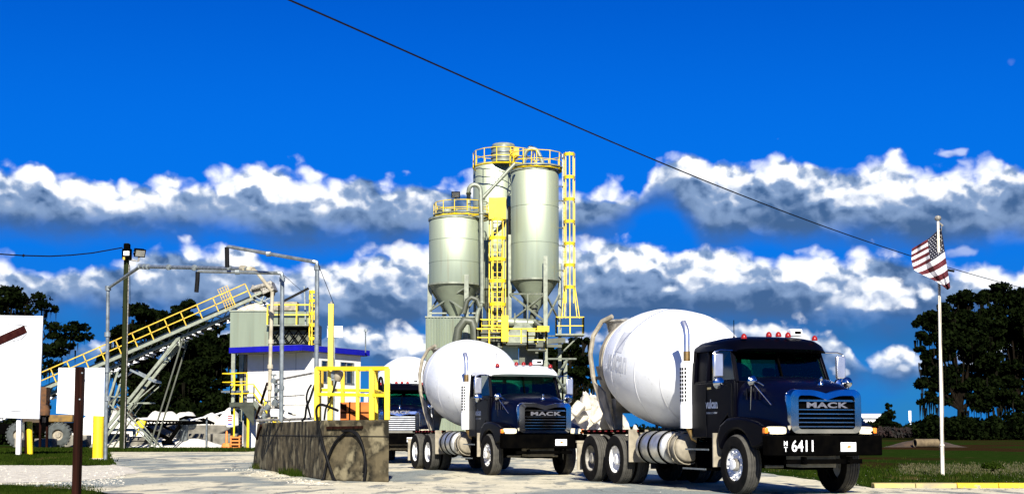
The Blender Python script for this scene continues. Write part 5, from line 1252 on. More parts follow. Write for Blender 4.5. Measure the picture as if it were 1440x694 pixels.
# pipes, valves and hoses heaped at the left end of the block
vv = empty('valve_manifold', topp(470, dep=0) + dL * 8.2, 'tangle of rusty valves and pipe fittings on the left end of the block', 'valves')
rr = random.Random(12)
q = MB()
for i in range(14):
    u = rr.uniform(368, 410); v = rr.uniform(566, 591); Z = 37 + rr.uniform(-.4, .4); p = P(u, v, Z); p2 = P(u + rr.uniform(-14, 14), min(591, v + rr.uniform(-10, 14)), Z + rr.uniform(-.2, .2)); q.tube([p, p2], rr.choice((.03, .045, .06)), 8)
q.tube([P(366, 590.5, 37), P(440, 588, 34)], .035, 8); q.tube([P(383, 535, 37.2), P(440, 524, 33.6)], .03, 8); q.tube([P(380, 558, 37.2), P(428, 555, 35)], .018, 6)
q.tube([P(388, 592, 37), P(388, 535, 37)], .05, 8); q.build('pipe_fitting', 'rimd', vv)
q = MB()
for (u, v, s_) in ((385, 535, 1), (389, 548, .9), (387, 566, 1.2), (376, 572, 1), (396, 578, 1), (372, 584, .9)):
    p = P(u, v, 36.8); q.lathe([(0, -.08 * s_), (.08 * s_, -.05 * s_), (.08 * s_, .05 * s_), (0, .08 * s_)], p, (.4, -.3, 1), 10); q.tube([p, p + Vector((0, 0, .16 * s_))], .02, 6); q.lathe([(.06, .15), (.085, .16), (.085, .18), (.06, .19)], p, (0, 0, 1), 10)
q.build('valve', 'galv', vv)
q = MB(); p = P(387, 580, 36.7); q.lathe([(0, -.12), (.13, -.10), (.15, 0), (.13, .10), (0, .12)], p, (0, 0, 1), 14); q.build('pump_head', 'whitep', vv)
q = MB(); q.bar(P(376, 538, 37.6), P(360, 588, 39), .06); q.bar(P(367, 598, 39), P(361, 617, 39.5), .06); tag(q.build('leaning_bar', 'wood'), 'rusty brown bar leaning at the left end of the block wall', 'bar')
# ------------------------------------------------------------------ signs and posts on the left
bs = empty('large_sign', (P(20, 600, 60).x, 60, 0), 'large faded white sign board with a torn dark brown bar', 'sign')
Zs = 60.0
q = MB(); a, b2 = P(-60, 587, Zs), P(60, 443, Zs); q.prism([P(-60, 585, Zs), P(55, 588.5, Zs), P(60, 444, Zs), P(-60, 442, Zs)], (0, .12, 0)); q.build('sign_board', 'signw', bs, bevel=.01, smooth=0)
q = MB(); q.prism([P(-60, 493, Zs - .01), P(-20, 481, Zs - .01), P(34, 457, Zs - .01), P(38.5, 467, Zs - .01), P(-60, 511, Zs - .01)], (0, -.03, 0)); q.build('brown_bar', 'brownp', bs, smooth=0)
q = MB()
for pts in (((46, 500), (44, 560), (38, 576), (5, 578)), ((38, 458), (30, 456), (10, 455)), ((38, 468), (30, 476), (18, 479))):
    q.tube([P(u, v, Zs - .012) for u, v in pts], .035, 4)
q.build('peeled_edge', 'fadelogo', bs)
q = MB(); 
for u in (27, -45): p = P(u, 600, Zs + .25); q.bar((p.x, p.y, 0), (p.x, p.y, P(0, 470, Zs).z), .19)
q.build('sign_post', 'whitep', bs)
def bollard(u, vtop, vbot, w_px, label, m='yellow', h=None, name='bollard', side=None):
    b = G(u, vbot); r = w_px * b.y / F / 2; t = P(u, vtop, b.y).z; root = empty(name, b, label, 'bollard', None)
    q = MB(); q.lathe([(r, 0), (r, t - r * .3), (r * .7, t - .04), (0, t)], b, n=24); q.build('bollard_pipe', m, root)
    q = MB(); q.lathe([(r * 1.8, 0), (r * 1.7, .08), (r * 1.1, .14), (r * 1.02, .14)], b, n=16); q.build('footing', 'lime', root); return root
bollard(137.5, 582, 648.5, 15, 'fat bright yellow bollard beside the grey stand pipe')
b = G(42.5, 641); tz = P(42, 592, b.y).z
sb = empty('leaning_bollard', b, 'narrow yellow and brown bollard under the large sign board', 'bollard')
q = MB(); q.tube([b, b + Vector((-.08, 0, tz))], .13, 14); q.build('bollard_pipe', 'yellow', sb)
q = MB(); q.bar(b + Vector((-.20, .05, 0)), b + Vector((-.24, .05, tz)), .12); q.build('backing_timber', 'wood', sb)
# brown post with the blank square sign behind it
Zp = 20.5
pb = P(111.5, 600, Zp); bsq = empty('square_sign', (pb.x, Zp, 0), 'blank white sign on a dark brown wooden post at the very front', 'sign')
q = MB(); q.prism([Vector((P(106, 694, Zp).x - .04, Zp - .07, 0)), Vector((P(116, 694, Zp).x - .04, Zp - .07, 0)), Vector((P(116, 694, Zp).x - .04, Zp + .07, 0)), Vector((P(106, 694, Zp).x - .04, Zp + .07, 0))], P(117, 515.5, Zp) - Vector((P(111, 694, Zp).x + .01, Zp, 0))); q.build('post', 'wood', bsq, bevel=.008)
q = MB(); q.prism([P(79, 580.5, Zp + .09), P(120, 583.5, Zp + .09), P(146, 584.5, Zp + .09), P(147, 516.5, Zp + .09), P(82.5, 516.5, Zp + .09)], (0, .012, 0)); q.build('sign_plate', 'signw', bsq, smooth=0)
q = MB()
for v in (524, 561): q.lathe([(.012, 0), (.012, .02), (0, .022)], P(116.5 - (v - 515) * .09, v, Zp - .07), (0, -1, 0), 8)
q.build('bolt', 'galv', bsq)
# ------------------------------------------------------------------ utility pole with floodlight and box
up = empty('utility_pole', (G(172.5, 634).x, G(172.5, 634).y, 0), 'tall green treated utility pole with a service box and floodlight', 'utility pole')
Zu = G(172.5, 634).y; b = Vector((G(172.5, 634).x, Zu, 0)); t = P(178.5, 342, Zu)
q = MB(); q.tube([b, b.lerp(t, .5), t], [.20, .18, .15], 14); q.build('pole', 'polewood', up)
q = MB(); c = P(178.5, 357, Zu - .3); q.box(c, (.52, .3, .62)); q.box(c + Vector((0, 0, .45)), (.34, .3, .3)); q.build('service_box', 'black', up, bevel=.03)
q = MB(); q.box(c + Vector((.02, -.17, .02)), (.34, .06, .26)); q.build('box_cover', 'whitep', up, bevel=.02)
q = MB(); q.box(c + Vector((-.12, -.17, -.28)), (.12, .05, .16)); q.build('warning_tag', 'yellowdull', up)
q = MB(); q.tube([P(181, 365, Zu - .2), P(188, 366, Zu - .2), P(194, 367, Zu - .2), P(195, 362, Zu - .2)], .04, 8); q.build('lamp_arm', 'rimd', up)
flood(P(195.5, 367, Zu - .2), 'rusty dark floodlight on a short arm near the top of the utility pole', 25, .95, az=35)
q = MB(); q.tube([P(181.5, 372, Zu - .2), P(180.5, 400, Zu - .22), P(178.5, 500, Zu - .25), P(174.5, 632, Zu - .28)], .03, 6); q.build('conduit', 'rimd', up)
wire([P(182.5, 372, Zu), P(183, 420, Zu), P(181.5, 470, Zu)], .015, 'thin stay hanging beside the utility pole', 'stay_wire')
# overhead wires
wire([P(-120, 349, 62), P(-40, 355, 66), P(0, 357, 68), P(32, 359, 70), P(70, 360, 72), P(100, 358.5, 74), P(130, 355.5, 76), P(172, 348, 80)], .035, 'drooping service wire from the left to the utility pole', 'overhead_wire')
q = MB(); q.lathe([(0, -.12), (.09, 0), (0, .12)], P(33, 359, 70), (1, 0, 0), 8); tag(q.build('wire_clamp', 'blackrub'), 'small black clamp on the drooping wire at the left', 'clamp')
mp = [(330, -36), (405, 0), (470, 31), (520, 53), (580, 77), (640, 100), (720, 137), (800, 174), (880, 208), (960, 240), (1040, 271), (1100, 296), (1200, 333), (1280, 361), (1340, 381), (1406, 397), (1470, 409)]
import numpy as np
_c = np.polyfit([p[0] for p in mp], [p[1] for p in mp], 3); mp = [(u, float(np.polyval(_c, u))) for u in range(330, 1475, 15)]
def wz(u): return 1 / (1 / 15. + (1 / 48. - 1 / 15.) * (u - 330) / 1140)
wire([P(u, v, wz(u)) for u, v in mp], .0125, 'long black power line crossing the sky diagonally down to the right', 'power_line')
q = MB(); pz = P(1336, 380, wz(1336)); q.tube([pz - Vector((.12, 0, -.02)), pz + Vector((.12, 0, -.02))], .035, 8); tag(q.build('wire_clamp', 'blackrub'), 'small black splice on the diagonal power line beside the flag', 'clamp')
# ------------------------------------------------------------------ flag
Zf = G(1325.5, 668).y; fb = Vector((G(1325.5, 668).x, Zf, 0)); ft = P(1319, 311, Zf)
fp = empty('flagpole', fb, 'slim white flagpole standing in the grass beyond the kerb', 'flagpole')
q = MB(); q.tube([fb, fb.lerp(ft, .33), ft], [.050, .045, .032], 12); q.tube([fb.lerp(ft, .115), fb.lerp(ft, .122)], .062, 12); q.build('pole', 'beigew' if 'beigew' in M else 'whitep', fp)
q = MB(); q.lathe([(0, 0), (.07, .03), (.09, .08), (.07, .13), (0, .16)], ft, n=12); q.tube([ft + Vector((.04, 0, -.05)), ft + Vector((.12, 0, -.12))], .03, 8); q.build('truck_ball', 'rimd', fp)
q = MB(); q.tube([ft + Vector((.09, -.02, -.1)), P(1321, 400, Zf - .05), P(1327, 560, Zf - .05), P(1326.5, 640, Zf - .05)], .006, 4); q.build('halyard', 'beige', fp)
M['fred'] = mat('flag_red', (.075, .002, .006), (.06, .002, .005), 9, .85); M['fblue'] = mat('flag_blue', (.0015, .002, .012), None, rough=.85); M['fwhite'] = mat('flag_white', (.62, .62, .62), (.55, .55, .57), 6, .85)
NS, NT = 52, 65
TR, BR_, BL_, TL_ = (1322.5, 320), (1336, 404), (1284, 380), (1282.5, 349)
def fpos(s, t, off=0.):
    # s: 0 at the hoist (right edge), 1 at the fly; t: 0 top, 1 bottom
    tt = t * .63 / .54 if t < .54 else .63 + (t - .54) * .37 / .46
    tt = t
    tv = t * (.40 / .5385) if t < .5385 else .40 + (t - .5385) * (.60 / .4615)
    ru = TR[0] + (BR_[0] - TR[0]) * (tv ** .8); rv = TR[1] + (BR_[1] - TR[1]) * tv
    K = ((0, 1282.5, 349), (.22, 1282, 364), (.40, 1285, 378), (.62, 1298, 386), (.82, 1316, 395), (1, 1331, 404))
    for (k0, a0_, b0_), (k1, a1_, b1_) in zip(K, K[1:]):
        if k0 <= tv <= k1 + 1e-9: f_ = (tv - k0) / (k1 - k0); lu = a0_ + (a1_ - a0_) * f_; lv = b0_ + (b1_ - b0_) * f_; break
    s2 = s ** .95; u = ru + (lu - ru) * s2; v = rv + (lv - rv) * s2 + 3.0 * math.sin(math.pi * s)
    v += .9 * math.sin(s * 7 + t * 2.5) * s; u += .5 * math.sin(t * 8 + s * 4) * (1 - s) * t
    dep = -.15 * s + .09 * math.sin(s * 8.5 + t * 3.0) + .05 * math.sin(s * 17 - t * 5)
    return P(u, v, Zf - .06 + dep + off)
q = MB(); o_ = 0
for i in range(NS + 1):
    for j in range(NT + 1): q.v.append(tuple(fpos(i / NS, j / NT)))
for i in range(NS):
    for j in range(NT):
        a = i * (NT + 1) + j; q.f.append((a, a + 1, a + NT + 2, a + NT + 1)); s_, t_ = (i + .5) / NS, (j + .5) / NT
        q.m.append(2 if (s_ < .44 and t_ < 7 / 13) else (0 if int(t_ * 13) % 2 == 0 else 1))
q.slot(1)
for rI in range(9):
    for cI in range(6 if rI % 2 == 0 else 5):
        s0 = .44 * ((cI + (.5 if rI % 2 == 0 else 1.0)) / 6.0); t0 = (7 / 13) * (rI + .75) / 9.6
        pts = []
        for k_ in range(10):
            rr_ = .74 if k_ % 2 == 0 else .31; a = math.pi / 2 + k_ * math.pi / 5; pts.append(fpos(s0 - .022 * rr_ * math.cos(a), t0 - .017 * rr_ * math.sin(a), -.012))
        cen = fpos(s0, t0, -.014); q.add([cen] + pts, [(0, 1 + k_, 1 + (k_ + 1) % 10) for k_ in range(10)])
fl = q.build('flag', ['fred', 'fwhite', 'fblue'], fix=False, smooth=80)
m_ = fl.modifiers.new('solid', 'SOLIDIFY'); m_.thickness = .006; m_.offset = 1
tag(fl, 'red and white striped flag with white stars on dark blue hanging from the white pole', 'flag')
# ------------------------------------------------------------------ right hand field: white marker post, culvert, far house
mk = G(1281, 614); q = MB()
wpst = empty('marker_post', mk, 'slim white marker post with a wider head in the field', 'post')
q.bar(mk, (P(1280, 595, mk.y).x, mk.y, P(0, 590, mk.y).z), .32, .1); q.build('post', 'whitep', wpst)
q = MB(); a = P(1279.5, 584, mk.y); q.box(a, (.62, .12, 1.9 * mk.y / 250)); q.build('post_head', 'whitep', wpst, bevel=.03)
M['soil'] = mat('bare_brown_soil', (.06, .035, .016), (.025, .015, .007), 2, .95, bump=.6)
M['pipec'] = mat('concrete_culvert', (.15, .11, .055), (.07, .05, .025), 3, .9)
def mound(name, c, rx, ry, h, m, seed, label=None, cat=None, kind=None, peaks=1, rough_=.15, n=40):
    rr = random.Random(seed); q = MB(); pk = [(rr.uniform(-.55, .55), rr.uniform(-.3, .3), rr.uniform(.6, 1)) for _ in range(peaks)] if peaks > 1 else [(0, 0, 1)]
    ph_ = [rr.uniform(0, 6) for _ in range(6)]
    for i in range(n + 1):
        for j in range(n + 1):
            x = -1 + 2 * i / n; y = -1 + 2 * j / n
            z = max(pz_ * (lambda k_: .5 - .5 * math.cos(math.pi * k_ ** .8))(max(0, 1 - math.hypot((x - px_) / (1 - .35 * (peaks > 1)), (y - py_) / 1.0))) for px_, py_, pz_ in pk)
            e = 1 - max(abs(x), abs(y)) ** 4
            z = z ** .85 * e + rough_ * e * .3 * (math.sin(x * 7 + ph_[0]) * math.sin(y * 6 + ph_[1]) + .5 * math.sin(x * 17 + ph_[2]) * math.sin(y * 15 + ph_[3]) + rr.uniform(-.25, .25)) * (z > .02)
            q.v.append((c[0] + x * rx, c[1] + y * ry, max(-.02, z * h) - .01))
    for i in range(n):
        for j in range(n): a = i * (n + 1) + j; q.f.append((a, a + n + 1, a + n + 2, a + 1)); q.m.append(0)
    o = q.build(name, m, fix=False, smooth=60); tag(o, label, cat, kind=kind); return o
cu = G(1292, 628); mound('dirt_bank', (cu.x + .6, cu.y + .6, 0), 3.4, 1.6, .55, 'soil', 3, 'low brown bank of bare soil around the culvert pipe', 'bank')
q = MB(); q.lathe([(.32, -.95), (.32, .95), (.26, .95), (.26, -.95), (.32, -.95)], (cu.x + .25, cu.y - 1.0, .30), (1, .25, 0), 20); tag(q.build('culvert_pipe', 'pipec', smooth=50), 'sandy concrete culvert pipe lying in the grass by the white marker post', 'culvert')
fh = empty('far_house', (P(1226, 600, 320).x, 320, 0), 'small white house with a low roof far beyond the field', 'house')
a, b2 = P(1213, 592, 320), P(1240, 585, 320); q = MB(); q.box(((a.x + b2.x) / 2, 322, b2.z / 2 - .2), (b2.x - a.x, 6, b2.z - .4)); q.build('wall', 'wall', fh)
q = MB(); c = Vector(((a.x + b2.x) / 2, 322, b2.z)); q.prism([(a.x - .4, 318.5, b2.z - .4), (a.x - .4, 325.5, b2.z - .4), (a.x - .4, 322, b2.z + .7)], (b2.x - a.x + .8, 0, 0)); q.build('roof', 'whitep', fh)
q = MB(); q.box((c.x - .5, 318.98, 2.2), (2.2, .06, 1.2)); q.build('window', 'wglass', fh)
# ------------------------------------------------------------------ behind the yard: loader, aggregate bays, canopy
Zl = 100.0
ld = empty('wheel_loader', (P(75, 627, Zl).x, Zl, 0), 'dusty yellow wheel loader parked behind the white signs', 'loader')
def lwheel(u, Zo, r=.92):
    wr = empty('wheel', (P(u, 600, Zl + Zo).x - root_world(ld).x, Zo, r)); wr.parent = ld
    q = MB(); q.lathe([(.42, -.3), (.75, -.32), (.88, -.25), (.92, -.2), (.92, .2), (.88, .25), (.75, .32), (.42, .3)], (0, 0, 0), (0, 1, 0), 28)
    for i in range(22):
        a = math.tau * i / 22
        for y, s_ in ((-.16, .08), (.16, -.08)): q.box((.93 * math.cos(a + s_), y, .93 * math.sin(a + s_)), (.07, .3, .13), Matrix.Rotation(-a, 3, 'Y'))
    q.build('tyre', 'tyrel' if 'tyrel' in M else 'tyre', wr, world=False)
    q = MB(); q.lathe([(.43, -.26), (.40, -.12), (.22, -.10), (.2, -.2), (0, -.22)], (0, 0, 0), (0, 1, 0), 20); q.lathe([(.43, .26), (.40, .12), (0, .10)], (0, 0, 0), (0, 1, 0), 20); q.build('rim', 'beige', wr, world=False)
for u in (83, 28): lwheel(u, -.8); lwheel(u, 1.4)
xb_ = P(83, 600, Zl).x
q = MB(); q.box((xb_ + .2, Zl + .3, 2.15), (1.9, 1.5, .55)); q.build('engine_hood', 'loadery', ld, bevel=.06)
q = MB(); q.box((xb_ - .2, Zl + .3, 1.45), (2.9, 1.5, .8)); q.box((xb_ - 3.4, Zl + .3, 1.35), (2.2, 1.2, .8)); q.bar((xb_ - 4.2, Zl + .3, 1.6), (xb_ - 6.2, Zl + .3, .7), .3, .5); q.build('loader_body', 'black', ld, bevel=.06)
q = MB(); q.box((xb_ - 1.9, Zl + .3, 3.35), (1.5, 1.4, .12)); 
for dx in (-.68, .68):
    for dy in (-.62, .62): q.bar((xb_ - 1.9 + dx, Zl + .3 + dy, 1.9), (xb_ - 1.9 + dx, Zl + .3 + dy, 3.3), .1)
q.box((xb_ - 1.9, Zl + .3, 2.1), (1.45, 1.3, .5)); q.build('cab', 'loader', ld)
q = MB(); q.box((xb_ - 1.9, Zl + .3, 2.8), (1.3, 1.2, .9)); q.build('cab_glass', 'wglass', ld)
q = MB(); q.prism([(xb_ - 6.0, Zl - 1.1, .1), (xb_ - 7.2, Zl - 1.1, .15), (xb_ - 6.9, Zl - 1.1, 1.3), (xb_ - 6.0, Zl - 1.1, 1.0)], (0, 2.8, 0)); q.build('bucket', 'loader', ld)
# orange brown feed hopper beside sign
fhp = empty('feed_hopper', (P(63, 600, 88).x, 88, 0), 'rusty brown feed hopper at the lower end of the conveyor', 'hopper')
q = MB(); a = P(62, 560, 88); q.box((a.x, 88, P(0, 565, 88).z), (.55, .8, 2.0)); q.lathe([(.42, -.3), (.45, 0), (.3, .35), (0, .45)], P(61, 577, 87.2), n=12); q.build('hopper_body', 'cylr' if 'cylr' in M else 'cyl', fhp, bevel=.04)
q = MB(); q.bar((a.x - .2, 88, 0), (a.x - .2, 88, P(0, 585, 88).z + 1.0), .14); q.bar((a.x + .25, 88, 0), (a.x + .25, 88, P(0, 585, 88).z + 1.0), .14); q.build('hopper_leg', 'wood', fhp)
mound('soil_heap', (P(168, 600, 128).x, 128, 0), 3.4, 3.5, P(0, 572, 128).z, 'soil', 5, 'brown heap of soil behind the conveyor legs', 'heap')
# limestone stockpiles
for (u0, u1, vt, Z, seed, lab) in ((115, 200, 573, 112, 11, 'white limestone stockpile behind the utility pole'), (196, 268, 573, 112, 12, 'white limestone stockpile behind the leaning concrete block bay'), (250, 300, 572, 114, 13, 'white limestone stockpile between the trees and the canopy'), (285, 345, 571, 112, 14, 'white limestone stockpile behind the little canopy')):
    a, b2 = P(u0, 600, Z), P(u1, 600, Z); mound('limestone_pile', ((a.x + b2.x) / 2, Z, 0), (b2.x - a.x) * .85, 5, P(0, vt, Z).z * 1.0, 'pile', seed, lab, 'stockpile', peaks=4, rough_=.16)['group'] = 'limestone stockpiles'
# concrete bays
def cblock(u0, u1, v0, Z, label, d_=1.2, m='concw', name='concrete_block', v1=None):
    a, b2 = P(u0, v0, Z), P(u1, v0, Z); q = MB(); z0 = 0 if v1 is None else P(0, v1, Z).z
    q.box(((a.x + b2.x) / 2, Z + d_ / 2, (a.z + z0) / 2), (b2.x - a.x, d_, a.z - z0)); o = q.build(name, m, bevel=.06, smooth=0); tag(o, label, 'concrete block', 'concrete blocks of the aggregate bays'); return o
cblock(207, 258, 597, 100, 'big grey bay wall block with dark boom leaning across it', 1.5)
cblock(263, 290, 597, 104, 'dark bay wall block behind the grey pipe elbow', 1.0)
cblock(265, 296, 609, 101, 'pale low block right of the grey tapered chute')
cblock(299, 333, 609, 101, 'low block beside the orange crate')
cblock(290, 333, 597, 104.5, 'shaded wall block below the canopy', 1.0)
cblock(177, 216, 613, 97, 'upper pale slab of the low stack by the utility pole', 1.2, v1=619.5)
cblock(176, 214, 620, 97.1, 'lower pale slab of the low stack by the utility pole', 1.4)
cblock(146, 176, 609, 100, 'grey block left of the utility pole', 1.2)
cblock(90, 122, 611, 99, 'grey block just right of the loader wheel', 1.2)
cblock(48, 73, 616, 97, 'pale block in front of the loader beside the leaning bollard', 1.2)
cblock(20, 30, 617, 97, 'small pale block under the large sign board', 1.2)
# white plank platform by the conveyor leg
q = MB(); a, b2 = P(147, 603, 99), P(207, 606, 99); q.box(((a.x + b2.x) / 2, 99, a.z - .05), (b2.x - a.x, 1.6, .22))
for u in (150, 189, 205): q.bar((P(u, 600, 98.6).x, 98.6, 0), (P(u, 600, 98.6).x, 98.6, a.z - .1), .2)
tag(q.build('low_platform', 'galv'), 'low pale steel platform behind the utility pole', 'platform')
ck = P(198, 595, 96.5); q = MB(); q.box(ck, (.75, .6, .55), Matrix.Rotation(.3, 3, 'Y')); q.bar(ck, (ck.x - .3, ck.y, ck.z - .9), .12)
tag(q.build('engine_cover', 'yellow', bevel=.06), 'small bright yellow engine cover at the foot of the portable boom', 'engine cover')
# black portable lattice boom lying over the bays
bo = empty('portable_boom', (P(250, 600, 97).x, 97, P(0, 622, 97).z), 'long black lattice boom of a portable conveyor lying across the grey bays', 'boom')
def bar2(q, u0, v0, u1, v1, Z=97., w=.16): q.bar(P(u0, v0, Z), P(u1, v1, Z), w)
q = MB()
for Z in (96.6, 97.6):
    bar2(q, 196, 591, 294, 593, Z, .14); bar2(q, 196, 597, 296, 594, Z, .16)
    for i in range(10):
        u = 198 + i * 9.6; bar2(q, u, 591 + .2 * i, u + 4.8, 597 - .3 * i, Z, .08); bar2(q, u + 4.8, 597 - .3 * i, u + 9.6, 591 + .2 * i, Z, .08)
q.build('lattice', 'black', bo)
q = MB(); a = [P(252, 589, 96.6), P(262, 585.5, 96.6), P(272, 586, 96.6), P(286, 590, 96.6), P(297, 595, 96.6)]; q.tube(a, .10, 6); q.tube([p + Vector((0, 1, 0)) for p in a], .10, 6); q.build('top_chord', 'black', bo)
q = MB(); bar2(q, 205, 601, 238, 617, 96.4, .26); bar2(q, 224, 596, 247, 607, 96.4, .16); bar2(q, 238, 619, 253, 598, 96.4, .26); bar2(q, 228, 622, 242, 619, 96.4, .3); bar2(q, 230, 623, 246, 623, 96.4, .12); q.build('undercarriage', 'black', bo)
ds = MB(); a = P(256, 597, 97.5); b2 = P(254.5, 622, 97.5); ds.lathe([(.32, b2.z), (.42, b2.z + .4), (.50, a.z)], (a.x, 97.5, 0), n=20); ds.tube([(a.x, 97.5, a.z), (a.x + .5, 98.5, a.z + .1)], .45, 14); tag(ds.build('tapered_chute', 'pipegrey' if 'pipegrey' in M else 'galv', smooth=50), 'grey tapered chute hanging from the black boom above the white sand', 'chute')
mound('sand_spill', (P(245, 620, 98).x, 98.5, 0), 4.2, 2.4, P(0, 613, 98).z, 'pile', 21, 'low white spill of sand below the grey chute', 'sand', peaks=3)
mound('sand_spill', (P(165, 620, 99).x, 99.5, 0), 3.4, 2.0, .75, 'lime', 22, 'low white spill of sand left of the utility pole', 'sand', peaks=3)
# canopy
cn = empty('canopy', (P(300, 600, 88).x, 88, 0), 'small lean-to canopy with a white sloping roof on a thin post', 'canopy')
q = MB(); q.loft([[P(268, 589.5, 87), P(268, 591, 87), P(268, 591, 91), P(268, 589.5, 91)], [P(300, 582, 87), P(300, 583.5, 87), P(300, 583.5, 91), P(300, 582, 91)], [P(341, 570, 87), P(341, 573.5, 87), P(341, 573.5, 91), P(341, 570, 91)]]); q.build('roof', 'whitep', cn, smooth=0)
for Z, u in ((87.4, 290.5), (90.6, 291)):
    q = MB(); q.tube([(P(u, 600, Z).x, Z, 0), (P(u, 600, Z).x, Z, P(0, 584.6, Z).z)], .06, 8); q.build('post', 'galv', cn)
# little things at the foot of the house
def delineator(u, v, label):
    b = G(u, v); root = empty('traffic_delineator', b, label, 'delineator'); h = P(0, 607, b.y).z
    q = MB(); q.lathe([(.10, .25), (.08, .35), (.07, h), (.04, h + .08), (0, h + .1)], b, n=12); q.build('tube', 'orange', root)
    q = MB(); q.lathe([(.36, 0), (.36, .12), (.30, .30), (.24, .42), (.1, .44)], b, n=8); q.build('base', 'orange', root); return root
delineator(318.5, 632, 'orange delineator post with a heavy base beside the canopy')
b = G(331.5, 631.5); cr = empty('orange_crate', b, 'small slatted orange crate at the corner of the white house', 'crate')
q = MB()
for i in range(4): q.box((b.x, b.y, .12 + i * .22), (.62, .5, .09))
for sx in (-1, 1):
    for sy in (-1, 1): q.box((b.x + sx * .27, b.y + sy * .2, .45), (.07, .07, .9))
q.build('crate_frame', 'orange', cr)
q = MB(); q.box((b.x, b.y, .45), (.5, .38, .8)); q.build('crate_load', 'wood', cr)
ns = empty('notice_sign', (P(324, 600, 86.5).x, 86.5, 0), 'small white notice with red and blue print on a thin post by the canopy', 'sign')
c = P(323.5, 591, 86.5); q = MB(); q.box(c, (.42, .03, .80)); q.build('sign_plate', 'signw', ns)
q = MB(); q.bar((c.x + .1, 86.55, 0), (c.x + .1, 86.55, c.z + .3), .05); q.build('post', 'wood', ns)
q = MB()
for z in (.30, .16, .04): q.box((c.x, c.y - .02, c.z + z), (.30, .006, .07))
q.build('red_lettering', 'red', ns)
q = MB(); q.box((c.x, c.y - .02, c.z - .22), (.26, .006, .09)); q.build('blue_lettering', 'blue', ns)
# broken limestone heap between the two front trucks
rp = P(830, 600, 55); rr = random.Random(31); q = MB()
mound('rubble_heap', (rp.x + .3, 56.5, 0), 2.9, 2.6, P(0, 577, 56.5).z, 'lime', 41, 'heap of broken white limestone behind the front truck', 'heap', rough_=1.1, n=56)
for i, (u, v, s_, lab) in enumerate(((812, 574, .55, 'slab of white broken concrete standing on the left of the rubble heap'), (824, 571, .42, 'upright shard of white broken concrete at the top of the rubble heap'), (838, 588, .4, 'tilted white lump low on the right of the rubble heap'), (818, 586, .5, 'blunt white lump in the middle of the rubble heap'))):
    p = P(u, v, 54.6 + .2 * i); q = MB(); q.box(p, (s_ * 1.1, s_ * .6, s_ * .8), Matrix.Rotation(rr.uniform(-.9, .9), 3, 'Y') @ Matrix.Rotation(rr.uniform(-.5, .5), 3, 'X')); o = q.build('broken_concrete', 'lime', bevel=.08, smooth=0); tag(o, lab, 'rubble', 'broken concrete on the rubble heap')
# ------------------------------------------------------------------ trees
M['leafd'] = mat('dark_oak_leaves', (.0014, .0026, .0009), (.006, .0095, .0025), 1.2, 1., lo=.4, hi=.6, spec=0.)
M['leafm'] = mat('oak_leaves', (.014, .026, .008), (.035, .050, .014), 1.0, 1., lo=.4, hi=.6, spec=0.)
M['moss'] = mat('hanging_moss', (.010, .009, .006), (.005, .005, .003), 2, 1., spec=0.)
M['brush'] = mat('red_brown_brush', (.012, .003, .0012), (.003, .003, .0012), .5, 1.)
M['leaft'] = mat('distant_leaves', (.002, .004, .0015), (.006, .010, .003), .4, 1., spec=0.)
def leafcloud(mb, c, r, n, size, rr, flatz=.7):
    for _ in range(n):
        while True:
            x, y, z = rr.uniform(-1, 1), rr.uniform(-1, 1), rr.uniform(-1, 1)
            if x * x + y * y + z * z <= 1: break
        p = Vector((c[0] + x * r[0], c[1] + y * r[1], c[2] + z * r[2]))
        if p.z < .1: continue
        s = size * rr.uniform(.5, 1.15); u = Vector((rr.gauss(0, 1), rr.gauss(0, 1), rr.gauss(0, 1))).normalized(); v = u.orthogonal().normalized()
        w_ = u.cross(v); a = rr.uniform(0, 6.28); e1 = v * math.cos(a) + w_ * math.sin(a); e2 = u.cross(e1)
        mb.add([p - e1 * s * .5, p + e2 * s * .32, p + e1 * s * .5, p - e2 * s * .32], [(0, 1, 2, 3)])
